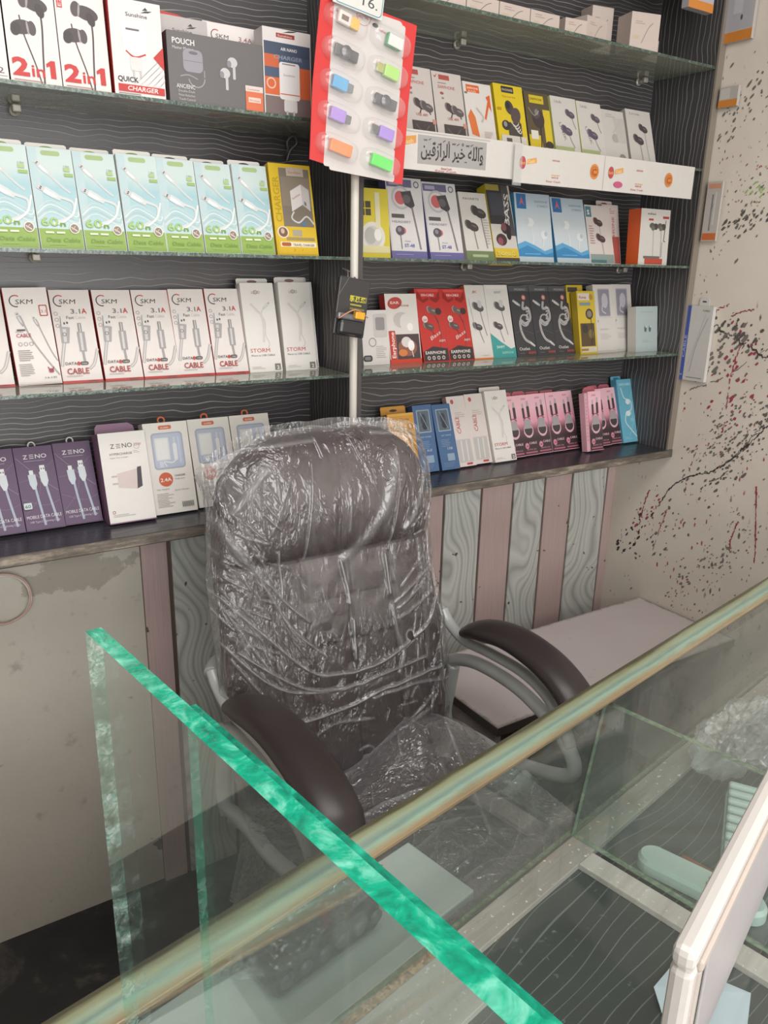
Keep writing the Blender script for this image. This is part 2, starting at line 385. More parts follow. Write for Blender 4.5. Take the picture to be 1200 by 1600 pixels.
LAY = 0.00007
class Card(MB):
    """a printed pack: box from x 0..w, z 0..h, depth 0..d behind its printed front; prints use mm from the lower left corner"""
    def __init__(s, w, h, d, front='efe9e6', side=None, top=None, bottom=None, bev=0.0006, round_=None):
        super().__init__(); s.w, s.h, s.d = w, h, d; s.y = -LAY; s.side = side
        f = flat(front); sd = flat(side or front)
        s.box((0, 0, 0), (w, d, h), sd, bev, {'y-': f, 'z+': flat(top or side or front), 'z-': flat(bottom or side or front)})
        s.plane = 'front'
    def put(s, vs2, fs, c, rough=0.45):
        m = flat(c, rough) if isinstance(c, str) else c
        if s.plane == 'front': vs = [(x/1000, s.y, z/1000) for x, z in vs2]
        elif s.plane == 'left': vs = [(s.y, s.d-x/1000, z/1000) for x, z in vs2]
        s.add(vs, fs, m); s.y -= LAY
    def poly(s, pts, c): s.put(pts, [tuple(range(len(pts)))], c)
    def rect(s, x0, z0, x1, z1, c, r=0):
        if r <= 0: s.poly([(x0, z0), (x1, z0), (x1, z1), (x0, z1)], c)
        else:
            p = []
            for cx, cz, a0 in ((x1-r, z0+r, -90), (x1-r, z1-r, 0), (x0+r, z1-r, 90), (x0+r, z0+r, 180)):
                for k in range(5): a = math.radians(a0+k*22.5); p.append((cx+r*math.cos(a), cz+r*math.sin(a)))
            s.poly(p, c)
    def ell(s, cx, cz, rx, rz, c, rot=0, n=20):
        a = math.radians(rot); p = []
        for k in range(n):
            t = 2*math.pi*k/n; x, z = rx*math.cos(t), rz*math.sin(t); p.append((cx+x*math.cos(a)-z*math.sin(a), cz+x*math.sin(a)+z*math.cos(a)))
        s.poly(p, c)
    def line(s, pts, wd, c, sm=True):
        P = smooth([(p[0], p[1], 0) for p in pts], 6) if sm and len(pts) > 2 else [Vector((p[0], p[1], 0)) for p in pts]
        vs = []; fs = []
        for i, p in enumerate(P):
            t = (P[min(i+1, len(P)-1)]-P[max(i-1, 0)]); t.normalize(); n = Vector((-t.y, t.x, 0))*wd/2
            vs += [(p.x+n.x, p.y+n.y), (p.x-n.x, p.y-n.y)]
            if i: fs.append((2*i-2, 2*i-1, 2*i+1, 2*i))
        s.put(vs, fs, c)
    def ring(s, cx, cz, r, wd, c, a0=0, a1=360):
        s.line([(cx+r*math.cos(math.radians(a0+(a1-a0)*k/20)), cz+r*math.sin(math.radians(a0+(a1-a0)*k/20))) for k in range(21)], wd, c, False)
    def text(s, t, x, z, size, c, bold=0.0, al='l', rot=0, shear=0, wid=None):
        vs, fs, W = text_mesh(t, bold); sx = size
        if wid: sx = wid/max(W, 1e-3)
        off = {'l': 0, 'c': -W*sx/2, 'r': -W*sx}[al]; a = math.radians(rot); out = []
        for u, v in vs:
            px = u*sx+off+shear*v*size; pz = v*size; out.append((x+px*math.cos(a)-pz*math.sin(a), z+px*math.sin(a)+pz*math.cos(a)))
        s.put(out, fs, c)
    def lines_of_print(s, x0, x1, z, n, gap, c, seed=1):
        r = random.Random(seed)
        for i in range(n):
            s.rect(x0, z-i*gap, x0+(x1-x0)*r.uniform(0.6, 1), z-i*gap+gap*0.35, c)

PACKS = {}
def place(o, x, y, z, lean=0, yaw=0, tilt=0):
    o.location = (x, y, z); o.rotation_euler = (math.radians(-lean), math.radians(tilt), math.radians(yaw)); return o
def copy_tree(o):
    c = o.copy(); COL.objects.link(c)
    for ch in o.children:
        k = ch.copy(); COL.objects.link(k); k.parent = c
        k.matrix_parent_inverse = ch.matrix_parent_inverse
    return c
def hang_tab(parent, w, h, d, c='f0ece8', hole='7ba046', tabh=13, open_=False, z0=None):
    """card tab with a slot, standing up behind the pack"""
    W = w*1000; cd = MB(); z = h; m = flat(c)
    pts = [(0.002, z-0.004), (w-0.002, z-0.004), (w-0.002, z+tabh/1000-0.002), (w-0.005, z+tabh/1000), (0.005, z+tabh/1000), (0.002, z+tabh/1000-0.002)]
    cd.prism(pts, d-0.0012, d, m)
    hm = flat(hole); cx = w/2; zz = z+tabh/1000*0.5; n = 14
    ov = [(cx+0.011*math.cos(2*math.pi*k/n)*(1 if abs(math.sin(2*math.pi*k/n)) < 0.8 else 1), zz+0.0032*math.sin(2*math.pi*k/n)) for k in range(n)]
    cd.add([(a, d-0.0014, b) for a, b in ov], [tuple(range(n))], hm)
    return cd.build('hang_tab', parent, recalc=False)

# ================================================================== THE ROOM
def struct(mb, name):
    return tag(mb.build(name), kind='structure')
b = MB(); b.box((-1.6, WALL, FLOOR), (0.425, WALL+0.08, 1.2), M_PLASTER)
b.box((0.425, WALL, FLOOR), (XR+0.06, WALL+0.08, 1.2), M_PLASTER); b.box((-1.6, WALL, 1.2), (XR+0.06, WALL+0.08, 2.7), M_PLASTER); struct(b, 'wall_back')
b = MB(); b.box((XR, -2.4, FLOOR), (XR+0.06, WALL, 2.7), M_SPLAT)
# dark branching veins and red drips printed on the panel
rs = random.Random(4)
def vein(pts, wd, c, jit=0.002, gaps=0.0):
    P = smooth([on_x(x, y, XR) for x, y in pts], 10); mm = flat(c)
    for i in range(len(P)-1):
        if rs.random() < gaps: continue
        p, q = P[i], P[i+1]; t = (q-p); L = t.length
        if L < 1e-5: continue
        t.normalize(); n = Vector((0, -t.z, t.y)); ww = wd*rs.uniform(0.4, 1.2)/2
        a = p+n*rs.uniform(-jit, jit); c2 = q+n*rs.uniform(-jit, jit)
        off = Vector((-0.0004-0.00001*(len(b.f) % 60), 0, 0))
        b.add([a+n*ww+off, a-n*ww+off, c2-n*ww*0.8+off, c2+n*ww*0.8+off], [(0, 1, 2, 3)], mm)
def dots(x, y, sx, sy, n, c, r0=0.001, r1=0.004, ang=0.9):
    mm = flat(c)
    for i in range(n):
        u = rs.gauss(0, 1)*sx; v = rs.gauss(0, 1)*sy
        px, py = x+u*math.cos(ang)+v*math.sin(ang), y-u*math.sin(ang)+v*math.cos(ang)
        if px < 960 or py < 0 or py > 1100 : continue
        p = on_x(px, py, XR); 
        if p.y > WALL-0.01 or p.y < 0.3 or (p.z > 0.99 and p.y > 1.385): continue
        r = rs.uniform(r0, r1); k = rs.randint(4, 7); st = rs.uniform(1, 2.6); a0 = 0.9
        vs = []
        for j in range(k):
            a = 2*math.pi*j/k; rr = r*rs.uniform(0.6, 1.2); yy, zz = rr*math.cos(a)*st, rr*math.sin(a)
            vs.append(p+Vector((-0.0004-0.00001*(len(b.f) % 60), yy*math.cos(a0)-zz*math.sin(a0)*-1, -(yy*math.sin(a0))+zz*math.cos(a0))))
        b.add(vs, [tuple(range(k))], mm)
vein([(1028, 792), (1050, 760), (1085, 742), (1110, 738), (1150, 712), (1200, 665)], 0.005, '3c3a38', 0.002)
vein([(1108, 752), (1122, 748), (1138, 735)], 0.003, '3c3a38')
vein([(1120, 735), (1160, 700), (1200, 655)], 0.003, '4a4644', 0.004, 0.3)
vein([(1110, 505), (1135, 520), (1160, 535), (1200, 560)], 0.006, '4a4644', 0.006, 0.25)
vein([(1075, 610), (1130, 590), (1200, 545)], 0.003, '7d766f', 0.003, 0.3)
vein([(1110, 500), (1120, 485), (1140, 475)], 0.005, '9c3b4c', 0.003, 0.1)
vein([(1143, 495), (1160, 487), (1180, 484)], 0.004, '9c3b4c', 0.002, 0.1)
vein([(1182, 760), (1181, 820), (1180, 862), (1178, 880)], 0.0045, 'a23c50', 0.001)
vein([(1154, 815), (1143, 840), (1140, 862)], 0.005, 'a23c50', 0.002)
vein([(1160, 535), (1150, 560), (1140, 600), (1135, 640)], 0.004, 'b04a5c', 0.002, 0.2)
vein([(1015, 765), (1003, 800), (998, 835)], 0.005, '9a3850', 0.002, 0.2)
vein([(1090, 700), (1075, 745), (1070, 770)], 0.004, '9c3b4c', 0.002, 0.3)
vein([(1045, 790), (1030, 830), (1020, 860)], 0.003, 'b25064', 0.002, 0.3)
for a in ((1150, 180, 55, 20, 90, '7d766f'), (1165, 340, 50, 16, 60, '7d766f'), (1150, 350, 30, 6, 40, '625c58', 0.001, 0.005, 0.3), (1170, 530, 45, 10, 60, '625c58', 0.001, 0.006, -0.5),
          (1120, 560, 30, 14, 40, '7d766f', 0.002, 0.006), (1150, 570, 35, 18, 45, 'a8485a', 0.001, 0.005), (1140, 660, 60, 16, 110, '7d766f'), (1140, 655, 50, 14, 60, 'a8485a', 0.001, 0.003),
          (1160, 700, 55, 14, 120, '6f6862', 0.001, 0.0045), (1060, 800, 70, 18, 70, '7d766f', 0.001, 0.0045), (1010, 800, 22, 10, 26, 'a8485a', 0.001, 0.005), (1140, 850, 60, 20, 80, '8a837b', 0.001, 0.004),
          (985, 840, 22, 10, 22, '3c3a38', 0.002, 0.005), (1075, 905, 35, 10, 40, '8a837b', 0.001, 0.004), (1100, 900, 60, 40, 40, 'b25a6a', 0.001, 0.003), (1180, 300, 40, 30, 50, 'b06070', 0.001, 0.002), (1190, 290, 20, 8, 24, 'a5bf78', 0.001, 0.004)):
    dots(*a)
struct(b, 'wall_right')
b = MB(); b.box((-1.66, -2.4, FLOOR), (-1.6, WALL, 2.7), M_PLASTER); struct(b, 'wall_left')
b = MB(); b.box((-1.6, -2.4, 2.7), (XR, WALL, 2.76), flat('a9a49c', 0.7)); struct(b, 'ceiling')
b = MB(); b.box((-1.66, -2.4, FLOOR-0.05), (XR+0.06, WALL+0.08, FLOOR), M_FLOOR); struct(b, 'floor')
# striped wall panelling
root = empty('trim_1', (0.425, WALL-0.012, FLOOR)); tag(root, kind='structure')
edges = [(0.0, 0.055, 'pink'), (0.065, 0.185, 'grey'), (0.195, 0.305, 'pink'), (0.315, 0.435, 'grey'), (0.445, 0.555, 'pink'), (0.561, 0.686, 'grey'), (0.694, 0.798, 'pink'), (0.806, 0.926, 'grey'), (0.934, 1.041, 'pink'), (1.049, 1.163, 'grey'), (1.171, 1.273, 'pink'), (1.281, 1.423, 'grey'), (1.430, 1.461, 'pink')]
b = MB(); b.box((0, 0.005, 0), (1.461, 0.012, 0.945), flat('6b5a52')); b.build('backing_panel', root)
for x0, x1, k in edges:
    b = MB(); b.box((x0, 0, 0), (x1, 0.006, 0.945), M_PINK if k == 'pink' else M_GREY, 0.001); b.build('striped_board', root)

# ================================================================== SHELF UNITS
unit = empty('wall_shelf_unit', (-0.5, WALL, 1.0))
tag(unit, 'dark wavy-line laminate shelf unit with upright panels on the back wall', 'shelf unit')
def ub(name, lo, hi, m, **k):
    b = MB(); o = unit.location
    b.box([lo[i]-o[i] for i in range(3)], [hi[i]-o[i] for i in range(3)], m, **k); return b.build(name, unit)
ub('back_panel', (-0.5, 1.588, 1.0), (XR-0.002, 1.598, 2.5), M_LAM_H)
ub('divider_panel', (XP, YF, 1.0), (XP+0.022, 1.588, 2.5), M_LAM_V, faces={'y-': flat('4e4a4a')})
ub('side_panel', (XR-0.022, YF, 1.0), (XR-0.002, 1.588, 2.5), M_LAM_V, faces={'y-': flat('8d8378')})
ub('edge_strip', (XR-0.024, YF-0.006, 0.994), (XR-0.0015, YF-0.0005, 2.5), flat('8b8176'))
b = MB(); b.box((-0.5+0.5, -0.209, -0.008), (XR-0.002+0.5, -0.012, 0.0145), M_LAM_T, 0.002, faces={'y-': flat('5f564e')}); b.build('bottom_board', unit)
# worn lipping of the bottom board
t = NT('worn_wood_lipping', 0.6); nn = t.noise(t.mapv(t.pos(), (12, 1, 60)), 1, 5, 0.7)
t.base(t.ramp(nn, [(0.35, rgb('4a4440')), (0.55, rgb('6e645b')), (0.7, rgb('a59a8c'))])); M_LIP = t.m
b = MB(); b.box((-0.5, YB-0.004, 0.995), (XR-0.024, YB, 1.0135), M_LIP, 0.001)
for v in range(len(b.v)): b.v[v] = (b.v[v][0]+0.5, b.v[v][1]-WALL, b.v[v][2]-1.0)
b.build('front_lipping', unit)

def glass_shelf(x0, x1, z, label, yf=YF):
    b = MB(); b.box((0, yf-WALL, -0.006), (x1-x0, -0.013, 0), M_SHELFGLASS, 0, faces={'y-': M_EDGE_SHELF, 'x-': M_EDGE_SHELF, 'x+': M_EDGE_SHELF})
    o = b.build('glass_shelf', None, (x0, WALL, z)); tag(o, label, 'glass shelf', 'glass shelves of the wall unit'); return o
for z, nm in ((ZA, 'upper'), (ZB, 'middle'), (ZC, 'lower')):
    glass_shelf(-0.498, XP-0.002, z, {'upper': 'glass shelf carrying earphone and charger boxes at top left', 'middle': 'glass shelf carrying the row of green and blue cable boxes', 'lower': 'glass shelf carrying the row of white and red cable boxes'}[nm])
    glass_shelf(XP+0.024, XR-0.024, z, {'upper': 'glass shelf behind the long white banner strip on the right', 'middle': 'glass shelf carrying the headset boxes just under the banner', 'lower': 'glass shelf carrying red, teal and black earphone boxes'}[nm])
glass_shelf(XP+0.024, XR-0.024, ZT, 'topmost glass shelf at upper right, seen from below')
# little chrome shelf pegs
M_PEG = metal('nickel_peg', 'b9b4aa', 0.35, 0.2); peg = MB(); peg.tube([(0, 0, 0), (0, -0.026, 0)], 0.005, M_PEG, 12); peg.lathe([(0.009, -0.006), (0.009, -0.001), (0.006, 0.0)], M_PEG, seg=14, axis='y'); peg.box((-0.007, -0.030, -0.005), (0.007, -0.022, 0.007), M_PEG, 0.002)
pk = None
PEG = [(0.269, ZA, 'steel shelf peg under the top left glass shelf, near the two-in-one boxes'), (0.275, ZB, 'steel shelf peg under the glass shelf with green cable boxes'),
       (1.20, ZT, 'steel shelf peg under the left half of the topmost shelf'), (1.80, ZT, 'steel shelf peg under the right end of the topmost shelf'),
       (1.25, ZB, 'steel shelf peg under the right middle glass shelf'), (1.80, ZB, 'steel shelf peg at the right end under the box with orange spine'), (1.82, ZA, 'steel shelf peg at the right end of the banner shelf'), (1.83, ZC, 'steel shelf peg under the right end of the lowest glass shelf')]
for x, z, lb in PEG:
    if pk is None: o = pk = peg.build('shelf_peg')
    else: o = pk.copy(); COL.objects.link(o)
    o.location = (x, 1.588, z-0.0145); tag(o, lb, 'shelf peg', 'shelf pegs')

# white upright pipe in front of the divider panel
b = MB(); b.tube([(0.8085, 1.362, FLOOR), (0.8085, 1.362, 2.695)], 0.0078, flat('c9c4bc', 0.35), 16)
o = b.build('upright_pipe'); tag(o, 'white upright pipe standing in front of the shelf divider', 'pipe')

# ================================================================== PRINTED PACKS ON THE SHELVES
def bud(c, x, z, s, col='3a3638', tip='6a6466', ang=60, stem=30, stemcol=None):
    s = s*1.3
    """an in-ear bud drawn on a pack"""
    a = math.radians(ang); dx, dz = math.cos(a), math.sin(a)
    c.line([(x-dx*s*0.2, z-dz*s*0.2), (x+0.25*s*0-dx*stem*0.4, z-dz*stem*0.5), (x-dx*stem, z-dz*stem)], s*0.16, stemcol or col)
    c.ell(x-0.75*s, z+0.30*s, s*0.42, s*0.55, tip, 20); c.ell(x-0.55*s, z+0.25*s, s*0.40, s*0.55, col, 20)
    c.ell(x, z, s*0.75, s*0.5, col, -15); c.ell(x+0.1*s, z+0.12*s, s*0.4, s*0.12, tip, -15)
def plug(c, x, z, s, ang, body='b9b6b6', tip='dedcdc', tail=None):
    """a cable plug drawn on a pack; ang = pointing direction"""
    a = math.radians(ang); R = lambda u, v: (x+u*math.cos(a)-v*math.sin(a), z+u*math.sin(a)+v*math.cos(a))
    if tail: c.line(tail, s*0.32, body)
    c.poly([R(-s, -s*0.28), R(0, -s*0.42), (R(s*1.1, -s*0.42)), R(s*1.1, s*0.42), R(0, s*0.42), R(-s, s*0.28)], body)
    c.poly([R(-s*0.6, 0), R(0, -s*0.1), R(s, -s*0.1), R(s, s*0.28), R(0, s*0.28)], tip)
    c.poly([R(s*1.1, -s*0.3), R(s*1.9, -s*0.3), R(s*1.9, s*0.3), R(s*1.1, s*0.3)], 'cfcdcd')
    c.poly([R(s*1.4, -s*0.18), R(s*1.6, -s*0.18), R(s*1.6, -s*0.02), R(s*1.4, -s*0.02)], '4a4848')
    c.poly([R(s*1.4, s*0.04), R(s*1.6, s*0.04), R(s*1.6, s*0.2), R(s*1.4, s*0.2)], '4a4848')

# ---- two-in-one earphone box
def two_in_one():
    c = Card(0.074, 0.170, 0.028, 'ebe3df', '2b282a', 'd9d2ce')
    c.rect(4, 148, 60, 162, '8b1f22'); c.text('EARPHONE', 10, 139, 8.5, 'a8938f', wid=44); c.rect(10, 136, 54, 137, 'c0443f')
    c.rect(3, 116, 11, 140, 'cc3a36'); c.text('E2G', 9.5, 118, 7, 'f2e8e4', rot=90, wid=20)
    c.line([(53, 98), (53, 80), (50, 40), (48, 2)], 2.6, '4a4244'); c.line([(22, 96), (26, 70), (38, 30), (44, 4)], 2.0, '4a4244')
    c.ell(46, 114, 18, 10, '4d4346', -12); c.ell(30, 118, 7, 11, '554b4e', -8); c.ell(35, 117, 1.6, 10, 'a59c9a', -8); c.ell(52, 106, 6, 10, '3e3639', 20)
    c.ell(24, 80, 16, 10, '4d4346', 8); c.ell(38, 80, 6, 10, '554b4e', 5); c.ell(32, 80, 1.6, 9.5, 'a59c9a', 5); c.ell(15, 76, 7, 9, '3e3639', -20)
    c.text('2', 4, 13, 34, 'c8302e', 0.03, wid=24); c.text('in', 31, 13, 24, 'c8302e', 0.03, wid=19); c.poly([(58, 13), (66, 13), (66, 38), (60, 38), (53, 33), (53, 28), (58, 30.5)], 'c8302e')
    c.lines_of_print(5, 68, 6, 2, 3, 'c88884'); return c
K = two_in_one().build('earphone_box', recalc=False)
place(K, 0.242, 1.425, ZA, 6); tag(K, 'white 2in1 earphone box with black spine, second from left on the top shelf', 'earphone box', 'two-in-one earphone boxes')
o = K.copy(); COL.objects.link(o); place(o, 0.317, 1.425, ZA, 6); o['label'] = 'white 2in1 earphone box directly left of the quick charger box'
c = Card(0.074, 0.160, 0.028, 'ece5e1', '2b282a'); c.text('22', 50, 12, 12, '6a6462', 0.01, wid=18); c.rect(44, 8, 72, 9, '8a8482'); c.rect(0, 0, 74, 3, 'c8302e'); c.ell(30, 90, 18, 10, '4d4346')
o = c.build('earphone_box', recalc=False); place(o, 0.166, 1.425, ZA, 6); tag(o, 'white box ending in 22, cut off at the left edge of the top shelf', 'earphone box')

def sun(c, x, z, s):
    c.text('Sunshine', x, z, s, '4e4a4c', 0.008, wid=s*4.3); c.poly([(x+s*3.0, z+s*0.9), (x+s*4.6, z+s*1.1), (x+s*5.4, z+s*1.5), (x+s*4.0, z+s*1.35)], '38343a')
    c.poly([(x+s*3.4, z+s*1.4), (x+s*4.5, z+s*1.5), (x+s*4.1, z+s*2.0)], '38343a')
def quick():
    c = Card(0.083, 0.142, 0.035, 'e9e4e2', 'c4322f', 'e2dddb')
    for k in range(5): c.poly([(30+k*10, 20), (34+k*10, 20), (83, 70-k*9), (83, 66-k*9)], 'd6d0cf')
    sun(c, 26, 118, 8)
    c.rect(18, 62, 55, 108, 'f2efee', 8); c.line([(22, 68), (36, 60), (54, 66)], 2.4, 'c63a36'); c.rect(24, 98, 46, 101, '6f6a6c', 1.4)
    c.rect(28, 40, 47, 60, 'e0dcdb', 3); c.rect(31, 30, 34, 41, 'c6c1c0'); c.rect(42, 30, 45, 41, 'c6c1c0')
    c.poly([(83, 46), (83, 80), (66, 63)], 'c63430'); c.text('QUICK', 6, 23, 10.5, '2f2b2e', 0.02, wid=33)
    c.rect(6, 8, 81, 19, 'c63430'); c.text('CHARGER', 20, 10.5, 9.5, 'f2e6e4', 0.012, shear=0.2, wid=50); c.lines_of_print(6, 60, 5, 1, 3, '8a8486'); return c
o = quick().build('charger_box', recalc=False); place(o, 0.395, 1.42, ZA, 3); tag(o, 'white and red quick charger box with a wall plug picture', 'charger box')
c = Card(0.086, 0.142, 0.03, 'bdb6b5', 'c9c3c1', 'd0cac8'); sun(c, 24, 118, 8); c.rect(3, 4, 30, 60, 'a8a2a2')
o = c.build('charger_box', recalc=False); place(o, 0.487, 1.462, ZA, 3); tag(o, 'pale grey box mostly hidden behind the dark grey earbud pouch box', 'charger box')
c = Card(0.17, 0.108, 0.032, '6b6768', '605c5d', '8a8685')
c.text('POUCH', 9, 90, 12, 'e9e6e5', 0.02, wid=38); c.text('Master Magnet', 9, 82, 6, 'd2cecd', 0.004, wid=36)
c.rect(26, 50, 60, 84, '9b96a0', 8); c.rect(27, 66, 59, 67, '7c7882'); c.ell(44, 79, 8, 2.5, '6f6b74')
c.ring(48, 42, 14, 1.8, 'a29da3', 190, 360); c.line([(62, 44), (62, 55)], 1.6, 'a29da3'); c.line([(20, 42), (34, 45), (50, 40)], 1.6, 'a29da3')
for x, z, r in ((113, 74, 20), (99, 56, -25)): c.ell(x, z, 9, 8, 'c9c5ca'); c.ell(x-6, z-3, 4, 5.5, '8f8a92'); c.rect(x+2-2, z-26, x+5, z-4, 'c4c0c5', 1.5)
c.text('ANC/ENC', 12, 24, 9, 'dcd8d7', 0.012, wid=32)
for i, q in enumerate(('Double-Dash', 'Noise Reduction', 'Touch Control')): c.text(q, 15, 18-i*6.2, 5.5, 'c9c5c4', wid=28)
c.rect(135, 3, 168, 42, 'd9734e'); c.rect(135, 33, 168, 42, 'e0d2cb'); c.text('Customer', 138, 35, 5, 'b5543a', wid=24); c.rect(140, 16, 163, 24, 'e8cfc4'); c.text('Wireless', 141, 17.5, 5.5, 'c0603f', wid=20)
o = c.build('earbud_box', recalc=False); place(o, 0.484, 1.418, ZA, 2); tag(o, 'dark grey wireless earbud POUCH box with orange sticker', 'earbud box')
def skm_logo(c, x, z, s):
    c.ring(x+s*0.5, z+s*0.42, s*0.75, s*0.15, '3c393b', 150, 285); c.ring(x+s*0.5, z+s*0.42, s*0.75, s*0.15, 'c23b38', 55, 115)
    c.ring(x+s*0.5, z+s*0.42, s*0.75, s*0.12, '3c393b', 112, 150); c.text('SKM', x+s*0.42, z, s*0.9, '3a3739', 0.004, shear=0.15, wid=s*2.15)
c = Card(0.103, 0.146, 0.025, 'e8e0de', 'c63a38', 'c63a38'); skm_logo(c, 18, 122, 11); c.text('3.4A', 66, 122, 11, 'a8807c', 0.01, wid=26); c.line([(72, 118), (80, 106), (84, 112), (92, 118)], 2, '9a5a5c'); c.rect(0, 119, 6, 128, 'f0f0f0')
o = c.build('charger_box', recalc=False); place(o, 0.568, 1.468, ZA, 4); tag(o, 'red-edged SKM 3.4A box rising behind the dark grey pouch box', 'charger box')
c = Card(0.094, 0.140, 0.036, 'ddd7d5', 'c8c2c0')
c.rect(26, 126, 62, 133, '9c3a34'); c.text('Sunshine', 29, 127.5, 5, 'e6d4cf', wid=28); c.poly([(38, 134), (60, 137), (68, 140), (50, 138)], '3a3638')
c.rect(2, 60, 92, 118, '4b5a72'); c.rect(2, 78, 30, 118, 'c9633c'); c.rect(2, 98, 92, 118, '435066'); c.text('AIR NANO', 34, 106, 7, 'e6e2e0', 0.01, wid=32); c.text('CHARGER', 20, 92, 9, '8f98a8', 0.02, shear=0.15, wid=56)
c.rect(2, 34, 30, 62, 'd2663a'); c.rect(60, 30, 92, 82, 'd0683e'); c.rect(2, 2, 92, 32, '7a6a68'); c.ring(14, 52, 8, 2.5, 'e4b9a2')
c.rect(30, 28, 70, 88, 'e4e0df', 5); c.rect(36, 84, 62, 86, '8c8888'); c.rect(38, 8, 64, 28, 'd6d2d0', 3); c.rect(42, 2, 46, 10, 'b8b3b1'); c.rect(55, 2, 59, 10, 'b8b3b1'); c.text('Sunshine', 38, 66, 5, '8a8688', wid=22); c.rect(31, 36, 69, 37.5, 'd0683e')
o = c.build('charger_box', recalc=False); place(o, 0.655, 1.418, ZA, 2); tag(o, 'blue and orange charger box at the right end of the top left shelf', 'charger box')
# red bag behind
b = MB(); bm = [(0.0, 0.0), (0.115, 0.0), (0.122, 0.135), (0.112, 0.157), (0.09, 0.162), (0.02, 0.166), (0.004, 0.155)]
b.prism(bm, 0, 0.03, flat('b93431', 0.35)); o = b.build('accessory_bag'); place(o, 0.452, 1.525, ZA, 3); tag(o, 'rounded red pack standing behind the quick charger box', 'bag')

# ---- green and blue data cable boxes
def green_cable():
    c = Card(0.0685, 0.163, 0.022, 'c9d9d8', 'dcdad6', 'e2dfdc')
    t = NT('cable_box_sky_print', 0.4); p = t.xyz(t.obj()); f = t.math('ADD', t.math('MULTIPLY', p[2], 6.0), t.math('MULTIPLY', t.noise(t.obj(), 20, 3), 0.3))
    t.base(t.ramp(f, [(0.2, rgb('cbd2cf')), (0.45, rgb('a2c0c4')), (0.75, rgb('94b6be')), (0.95, rgb('b7c6c4'))]))
    c.rect(1, 28, 67.5, 161, t.m); c.rect(1, 28, 14, 161, 'bcd2d6')
    c.rect(20, 150, 50, 158, 'a3b981', 4)
    c.rect(1, 1, 67.5, 33, '8eac52'); 
    for k in range(4): c.line([(2, 62-k*5), (25, 78-k*6), (60, 60-k*6), (67, 66-k*5)], 2.0, ('c6d4d6', 'dbe4e4', 'b2c6ca', 'd4dede')[k])
    plug(c, 24, 126, 11, 135, 'ced3d3', 'e8eaea', [(22, 128), (34, 114), (48, 100), (58, 92)]); plug(c, 30, 88, 13.5, 150, 'd4d8d8', 'eceeee', [(26, 92), (42, 84), (60, 76), (56, 56), (36, 46), (22, 40)])
    c.line([(66, 84), (58, 60), (40, 44), (24, 40)], 3.2, 'e4e8e8')
    c.rect(52, 126, 62, 132, 'aec48a'); c.rect(52, 118, 66, 123, '9ab868'); c.text('1.0m', 53, 133, 4.5, '8ca665', wid=9)
    c.text('60', 5, 37, 19, '5f8f2e', 0.035, wid=27); c.text('60', 5.5, 37.3, 18.5, 'a5c973', 0.008, wid=26); c.text('n', 34, 37, 12, '6f9c3c', 0.02, wid=9)
    c.ell(56, 34, 8, 8.5, 'e9e6e2'); c.ell(56, 34, 6.5, 7, '8f7a6c'); c.line([(51, 36), (60, 30)], 1.8, 'ddd4cb'); c.line([(52, 32), (58, 38)], 1.4, 'c3b6aa')
    c.rect(10, 25, 23, 28, 'e6eed4'); c.rect(27, 25, 40, 28, 'e6eed4')
    c.text('Data Cable', 10, 12, 9, '7a9a45', 0.005, shear=0.2, wid=52); c.lines_of_print(14, 54, 7, 1, 2, 'a9c179'); return c
gx = [0.192, 0.262, 0.332, 0.402, 0.4705, 0.541, 0.6105]
gl = ['leftmost green and blue 60 watt data cable box, cut by the photo edge', 'second green and blue 60 watt data cable box from left', 'third green and blue 60 watt data cable box from left, green tab slot', 'fourth green and blue data cable box, its tab slot half torn', 'fifth green and blue data cable box, first with open tab slot', 'sixth green and blue data cable box, second from the yellow charger', 'green and blue data cable box touching the yellow charger box']
K = green_cable().build('data_cable_box', recalc=False); tabk = hang_tab(K, 0.0685, 0.163, 0.022, 'ebe7e2', '86a44e', 14)
dark = flat('2a2829'); openmesh = tabk.data.copy(); openmesh.materials[1] = dark
for i, x in enumerate(gx):
    o = K if i == 0 else copy_tree(K)
    place(o, x, 1.435, ZB, 15+(i % 3-1)*1.2, 0, 0); tag(o, gl[i], 'cable box', 'green data cable boxes')
    if i >= 4:
        for ch in o.children: ch.data = openmesh
c = Card(0.088, 0.170, 0.026, 'd8b62a', 'c9a41c', 'd9bb3a')
c.rect(20, 30, 84, 162, '7d7468'); c.rect(36, 148, 72, 164, 'b9aea0'); c.text('Sunshine', 40, 153, 6, 'b04a34', wid=27); c.rect(22, 92, 84, 146, '8a7f70')
c.text('CHARGER', 17.5, 62, 18, 'b59a1e', 0.03, rot=90, wid=84); c.text('CHARGER', 17, 62, 17.5, 'efe08a', 0.012, rot=90, wid=83) if 0 else None
c.text('CHARGER', 18.5, 61, 19, '9a8218', 0.045, rot=90, wid=86) if 0 else None
c.poly([(40, 82), (64, 96), (64, 134), (40, 120)], 'd7d3d0'); c.poly([(64, 96), (80, 84), (80, 124), (64, 134)], 'bfbab7'); c.text('Sunshine', 44, 104, 6, 'b5503c', rot=30, wid=20)
c.poly([(68, 96), (72, 93), (72, 100), (68, 103)], '5f6a7a'); c.line([(44, 82), (38, 70), (52, 62), (70, 74), (84, 60)], 3, 'd3cfcb')
c.rect(3, 24, 86, 54, 'd8b62a'); c.ell(16, 43, 12, 11, 'e0d8c8'); c.ell(16, 43, 9.5, 9, '7b5848'); c.ell(15, 45, 4, 5, 'c9b29c'); c.rect(36, 36, 56, 48, 'a8a18a'); c.ell(62, 60, 5, 5, '5b7a9c')
